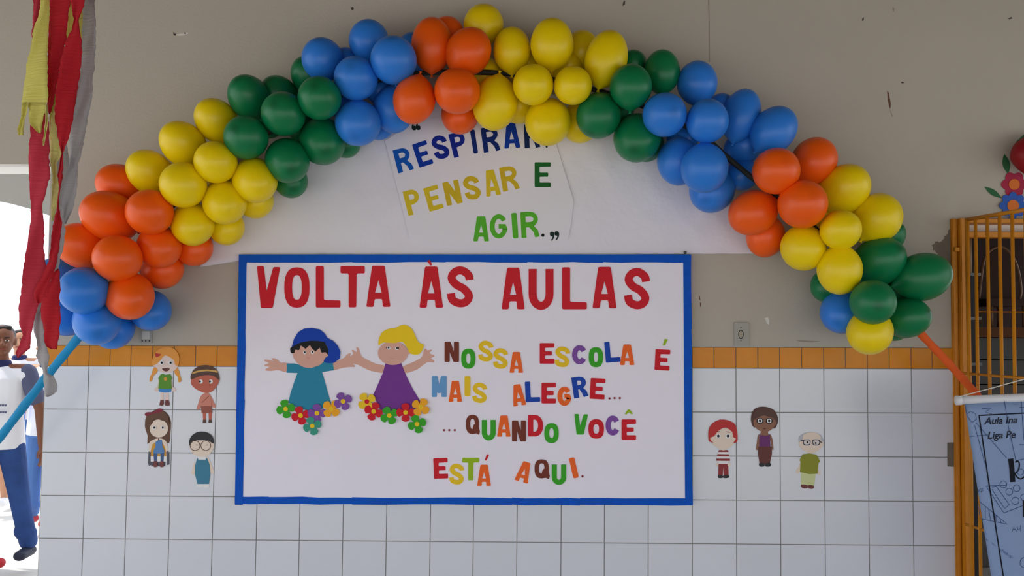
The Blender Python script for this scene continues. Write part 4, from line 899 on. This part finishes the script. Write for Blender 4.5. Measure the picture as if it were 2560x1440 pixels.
# lettering on the cloth, traced on its surface with a font outline
def text_on(txt, x, y, size, ang, mt, shear=0, off=0, font_bold=.0):
    cu = bpy.data.curves.new('t', 'FONT'); cu.body = txt; cu.size = size; cu.shear = shear; cu.offset = off; cu.resolution_u = 3
    to = bpy.data.objects.new('t', cu); C.objects.link(to)
    me = bpy.data.meshes.new_from_object(to.evaluated_get(bpy.context.evaluated_depsgraph_get()))
    bpy.data.objects.remove(to)
    c_, s_ = math.cos(ang), math.sin(ang)
    for v in me.vertices:
        px = x + v.co.x*c_ + v.co.y*s_*1; py = y + v.co.x*s_*-1 - v.co.y*c_
        u, vv = inv(px, py); q = cl(u, vv); v.co = q + (CP-q).normalized()*.0022
    bm = bmesh.new(); bm.from_mesh(me); bmesh.ops.solidify(bm, geom=bm.faces[:], thickness=.0004)
    o = bobj('printed_lettering', bm, mt, cbn); o['label'] = 'printed words ' + txt; return o
text_on('Aula Ina', 2461, 1061, 25, .04, inkm, .2, .35)
text_on('Liga Pe', 2468, 1097, 25, .04, inkm, .15, .35)
text_on('r = 180°', 2466, 1352, 26, -.62, lineb, .3)
ink('printed_lettering', [zf(p) for p in ([(590,560),(598,620),(606,735)],)], 13, inkm)['label'] = 'heavy black stem of the letter R'
ink('printed_lettering', [zf(p) for p in (catmull([(625,590),(640,578),(655,595),(650,640),(628,668),(622,672),(640,700),(668,712),(700,690)], 4),)], 3.5, inkm)['label'] = 'thin black loop of the letter R'
ink('printed_lettering', [zf([(688,870),(690,1000)])], 5, inkm)['label'] = 'black stem of a cropped letter'

# ------------------------------------------------------------------ people outside
def capsule(bm, p0, p1, r0, r1, sx=1, sy=1, n=14):
    p0, p1 = Vector(p0), Vector(p1); t = (p1-p0); L = t.length; t = t.normalized()
    a = t.cross(Vector((0,1,0)) if abs(t.y) < .9 else Vector((1,0,0))).normalized(); b = t.cross(a)
    rings = []
    prof = [(-r0*math.cos(k*math.pi/8), r0*math.sin(k*math.pi/8)) for k in range(1, 5)] + [(L + r1*math.sin(k*math.pi/8), r1*math.cos(k*math.pi/8)) for k in range(0, 4)]
    for d, r in prof:
        ring = []
        for k in range(n):
            v = a*math.cos(2*math.pi*k/n)*r + b*math.sin(2*math.pi*k/n)*r
            v = Vector((v.x*sx, v.y*sy, v.z)); ring.append(bm.verts.new(p0 + t*d + v))
        rings.append(ring)
    for A, B in zip(rings, rings[1:]):
        for k in range(n): bm.faces.new((A[k], A[(k+1) % n], B[(k+1) % n], B[k]))
    c0 = bm.verts.new(p0 - t*r0); c1 = bm.verts.new(p1 + t*r1)
    for k in range(n): bm.faces.new((c0, rings[0][(k+1) % n], rings[0][k])); bm.faces.new((c1, rings[-1][k], rings[-1][(k+1) % n]))
def loft(bm, rings_, n=20):
    """rings_: (centre, rx, ry) -> closed tube with flat ends, rings stay horizontal"""
    R_ = []
    for c, rx, ry in rings_: R_.append([bm.verts.new((c[0] + rx*math.cos(2*math.pi*k/n), c[1] + ry*math.sin(2*math.pi*k/n), c[2])) for k in range(n)])
    for A, B in zip(R_, R_[1:]):
        for k in range(n): bm.faces.new((A[k], A[(k+1) % n], B[(k+1) % n], B[k]))
    bm.faces.new(R_[0][::-1]); bm.faces.new(R_[-1])
def ellipsoid(bm, c, rx, ry, rz, rot=None):
    mt_ = Matrix.Translation(Vector(c)) @ (rot or Matrix.Identity(4)) @ Matrix.Diagonal((rx, ry, rz, 1))
    bmesh.ops.create_uvsphere(bm, u_segments=20, v_segments=14, radius=1, matrix=mt_)
def fuse(name, bm, mt, parent, M, vox=.009, sm_=4):
    me = bpy.data.meshes.new(name); bmesh.ops.recalc_face_normals(bm, faces=bm.faces); bm.to_mesh(me); bm.free(); me.transform(M)
    t = bpy.data.objects.new('tmp', me); C.objects.link(t)
    r = t.modifiers.new('r', 'REMESH'); r.mode = 'VOXEL'; r.voxel_size = vox
    s = t.modifiers.new('s', 'SMOOTH'); s.iterations = sm_; s.factor = .5
    bpy.context.view_layer.update()
    m2 = bpy.data.meshes.new_from_object(t.evaluated_get(bpy.context.evaluated_depsgraph_get())); bpy.data.objects.remove(t)
    m2.name = name; o = link(name, m2, mt, parent, True); world_abs[o.name] = Vector((0,0,0)); return o
skins = {'a': mat('skin_brown', (128,82,62), .55, .3, sss=.05), 'b': mat('skin_tan', (198,146,116), .55, .3, sss=.05)}
hairm = mat('hair_dark', (38,30,28), .5); shirtw = mat('uniform_white', (236,238,246), .8, bump=.6, bscale=14); navy = mat('uniform_navy', (36,40,92), .8); greysl = mat('sleeve_grey', (86,90,120), .8, bump=.5, bscale=25)
jeans = mat('jeans', (44,76,138), .85, noise=1.1, nscale=7, bump=.6, bscale=25, bdist=.012); jeansl = mat('jeans_light', (88,128,192), .85, noise=.3, nscale=5); blackt = mat('trousers_black', (34,34,36), .85)
shoed = mat('shoe_dark', (40,46,66), .6); shoer = mat('shoe_red', (190,40,50), .6); shoew = mat('shoe_white', (235,235,235), .6)
def person(label, px, py, Y, H, turn, skin, trousers, shoe, legs, arms, headturn=0, sleeve=None, shorts=False, extra=None, lean=0):
    base = P(px, py, Y); base.z = 0
    e = empty('person', base, label, 'person', 'pupils outside the left doorway')
    M = Matrix.Translation(base) @ Matrix.Rotation(turn, 4, 'Z') @ Matrix.Scale(H, 4)
    v = .0055*H/1.5
    bm = bmesh.new()
    ellipsoid(bm, (0,0,.53), .088, .062, .06); capsule(bm, (0,0,.55), (0,0,.70), .066, .078, 1.12, .78); ellipsoid(bm, (0,0,.745), .098, .062, .075)
    for s in (-1, 1): capsule(bm, (s*.03,0,.80), (s*.098,.002,.797), .03, .033)
    capsule(bm, (0,.004,.79), (0,-.004,.875), .034, .029)
    hm = Matrix.Translation((0,0,.93)) @ Matrix.Rotation(headturn, 4, 'Z')
    hp = lambda x, y, z: hm @ Vector((x, y, z))
    ellipsoid(bm, hp(0,.008,.012), .050, .060, .056, Matrix.Rotation(headturn, 4, 'Z')); ellipsoid(bm, hp(0,-.014,-.024), .039, .044, .042, Matrix.Rotation(headturn, 4, 'Z'))
    ellipsoid(bm, hp(0,-.046,-.050), .014, .012, .012)
    capsule(bm, hp(0,-.052,.006), hp(0,-.064,-.016), .005, .009); 
    for s in (-1, 1): ellipsoid(bm, hp(s*.051,.004,-.006), .007, .013, .018); ellipsoid(bm, hp(s*.013,-.059,-.019), .006, .006, .005)
    for s, (kn, an) in zip((-1, 1), legs):
        hip = (s*.047, 0, .51); capsule(bm, hip, kn, .053, .034); capsule(bm, kn, (an[0], an[1], an[2]), .036, .021)
        mid = Vector(kn).lerp(Vector(an), .3); ellipsoid(bm, (mid.x, mid.y+.008, mid.z), .034, .036, .06)
        capsule(bm, (an[0], an[1]+.008, .022), (an[0]*1.02, an[1]-.075, .016), .020, .015, 1.2, 1)
    for s, (el, wr) in zip((-1, 1), arms):
        sh = (s*.115, 0, .79); capsule(bm, sh, el, .031, .022); capsule(bm, el, wr, .023, .014)
        d = (Vector(wr)-Vector(el)).normalized(); pc = Vector(wr) + d*.028
        capsule(bm, Vector(wr)+d*.008, pc+d*.012, .014, .017, .7, 1.25)
        for k, (off, ln) in enumerate(((-.017,.036),(-.006,.043),(.006,.041),(.016,.033))):
            p0 = pc + d*.014 + Vector((0, off, 0)); p1 = p0 + d*ln*.55; p2 = p1 + (d + Vector((-s*.5, -.1, 0))).normalized()*ln*.5
            capsule(bm, p0, p1, .0062, .0056); capsule(bm, p1, p2, .0056, .0046)
        p0 = Vector(wr) + d*.015 + Vector((0,-.014,0)); p1 = p0 + (d*.6 + Vector((-s*.2,-.8,0))).normalized()*.022; capsule(bm, p0, p1, .007, .006); capsule(bm, p1, p1 + (d + Vector((0,-.25,0))).normalized()*.02, .006, .005)
    fuse('body', bm, skin, e, M, v, 3)
    # hair
    bm = bmesh.new(); ellipsoid(bm, hp(0,.022,.020), .0535, .060, .051, Matrix.Rotation(headturn, 4, 'Z')); ellipsoid(bm, hp(0,.035,-.01), .047, .04, .045, Matrix.Rotation(headturn, 4, 'Z'))
    capsule(bm, hp(-.022,-.022,.050), hp(.026,-.016,.054), .014, .013)
    fuse('hair', bm, hairm, e, M, v, 2)
    wh, ik, lp = mat('eye_white', (225,222,218), .3), mat('eye_dark', (30,22,20), .3), mat('lips', (150,76,70), .5)
    for s in (-1, 1):
        bm = bmesh.new(); ellipsoid(bm, hp(s*.0185,-.0500,.001), .0085, .0045, .0045, Matrix.Rotation(headturn, 4, 'Z')); bm.transform(M); bobj('eye', bm, wh, e, True)
        bm = bmesh.new(); ellipsoid(bm, hp(s*.0185,-.0530,.001), .0042, .003, .0042, Matrix.Rotation(headturn, 4, 'Z')); bm.transform(M); bobj('pupil', bm, ik, e, True)
        bm = bmesh.new(); capsule(bm, hp(s*.010,-.0535,.0145), hp(s*.028,-.049,.0150), .0026, .0018); bm.transform(M); bobj('eyebrow', bm, hairm, e, True)
    bm = bmesh.new(); capsule(bm, hp(-.013,-.0545,-.0345), hp(.013,-.0545,-.0345), .0035, .0035, 1, 1); bm.transform(M); bobj('mouth', bm, lp, e, True)
    # shirt
    bm = bmesh.new()
    loft(bm, [((0,0,.465), .108, .082), ((0,0,.50), .106, .080), ((0,0,.60), .098, .073), ((0,0,.70), .104, .074), ((0,0,.765), .110, .068), ((0,0,.803), .086, .050), ((0,0,.822), .044, .038)])
    for s in (-1, 1): capsule(bm, (s*.05,0,.785), (s*.112,0,.782), .038, .040)
    fuse('shirt', bm, shirtw, e, M, v, 5)
    bm = bmesh.new(); loft(bm, [((0,0,.812), .048, .043), ((0,0,.838), .040, .040), ((0,0,.845), .036, .036)]); fuse('collar', bm, navy, e, M, v, 1)
    for s, (el, wr) in zip((-1, 1), arms):
        bm = bmesh.new(); sh = Vector((s*.112,0,.79)); q = sh.lerp(Vector(el), .68); capsule(bm, sh, q, .039, .037); fuse('sleeve', bm, sleeve or greysl, e, M, v, 4)
    # trousers
    bm = bmesh.new(); loft(bm, [((0,0,.455), .098, .072), ((0,0,.50), .098, .072), ((0,0,.56), .090, .068)])
    for s, (kn, an) in zip((-1, 1), legs):
        k_ = Vector(kn); a_ = Vector(an)
        capsule(bm, (s*.047,0,.495), k_, .058, .043)
        if not shorts:
            capsule(bm, k_, k_.lerp(a_, .55), .043, .038); capsule(bm, k_.lerp(a_, .55), a_ + Vector((0,0,.018)), .038, .037)
            capsule(bm, k_.lerp(a_, .72) + Vector((-.004,-.004,0)), k_.lerp(a_, .78) + Vector((.006,-.004,0)), .041, .040)
    fuse('trousers', bm, trousers, e, M, v, 3)
    for s, (kn, an) in zip((-1, 1), legs):
        bm = bmesh.new(); capsule(bm, (an[0], an[1]+.012, .022), (an[0]*1.02, an[1]-.082, .020), .024, .021, 1.25, 1)
        o = fuse('shoe', bm, shoe, e, M, v, 2)
    if extra: extra(e, M, v)
    return e
std = lambda s, dx=0, dy=0: ((s*.052+dx*.5, -.012+dy*.5, .275), (s*.055+dx, .008+dy, .045))
arm = lambda s, o=0: ((s*.150, .006, .625+o), (s*.160, -.02, .475+o))
def emblem(e, M, v):
    for k in range(2):
        bm = bmesh.new()
        for i in range(3):
            box(bm, .036+i*.010, .043+i*.010, -.0810+.004*k, -.077+.004*k, .652-k*.030, .660-k*.030)
        bm.transform(M); bobj('badge_print', bm, greysl, e)
person('pupil in a white shirt with grey sleeves and dark blue jeans, nearest the doorway', -12, 1405, 1.98, 1.58, .10, skins['a'], jeans, shoed,
       [std(-1), ((.095,-.012,.275), (.135,.0,.045))], [arm(-1), ((.168,.002,.63), (.190,-.025,.475))], .45, extra=emblem)
person('pupil with a lighter face looking out behind the nearest one', 36, 1330, 4.0, 1.53, .15, skins['b'], jeansl, shoew, [std(-1), std(1)], [arm(-1), arm(1)], .2, sleeve=shirtw)
def satchel(e, M, v):
    bm = bmesh.new(); box(bm, -.155, -.05, -.115, -.085, .535, .655); bmesh.ops.bevel(bm, geom=bm.edges[:], offset=.01, segments=2, affect='EDGES'); bm.transform(M); bobj('pouch', bm, mat('pouch_blue', (24,92,220), .6), e)
person('pupil in light blue jeans half hidden by the tiled wall', 110, 1322, 2.95, 1.52, -.2, skins['b'], jeansl, shoer, [std(-1, -.03), std(1)], [arm(-1), arm(1)], -.3, sleeve=shirtw, extra=satchel)
person('pupil in black trousers and red shoes cut off by the left edge', -186, 1410, 1.85, 1.55, 1.45, skins['a'], blackt, shoer, [((-.05,-.20,.30), (-.05,-.31,.05)), ((.05,.05,.28), (.05,.12,.05))], [arm(-1), arm(1)], 0)
person('bare-legged pupil in shorts and white shoes, farther back at the left edge', -28, 1270, 3.68, 1.5, .3, skins['b'], blackt, shoew, [std(-1), ((.07,-.01,.28), (.088,-.03,.045))], [arm(-1), arm(1)], 0, sleeve=shirtw, shorts=True)
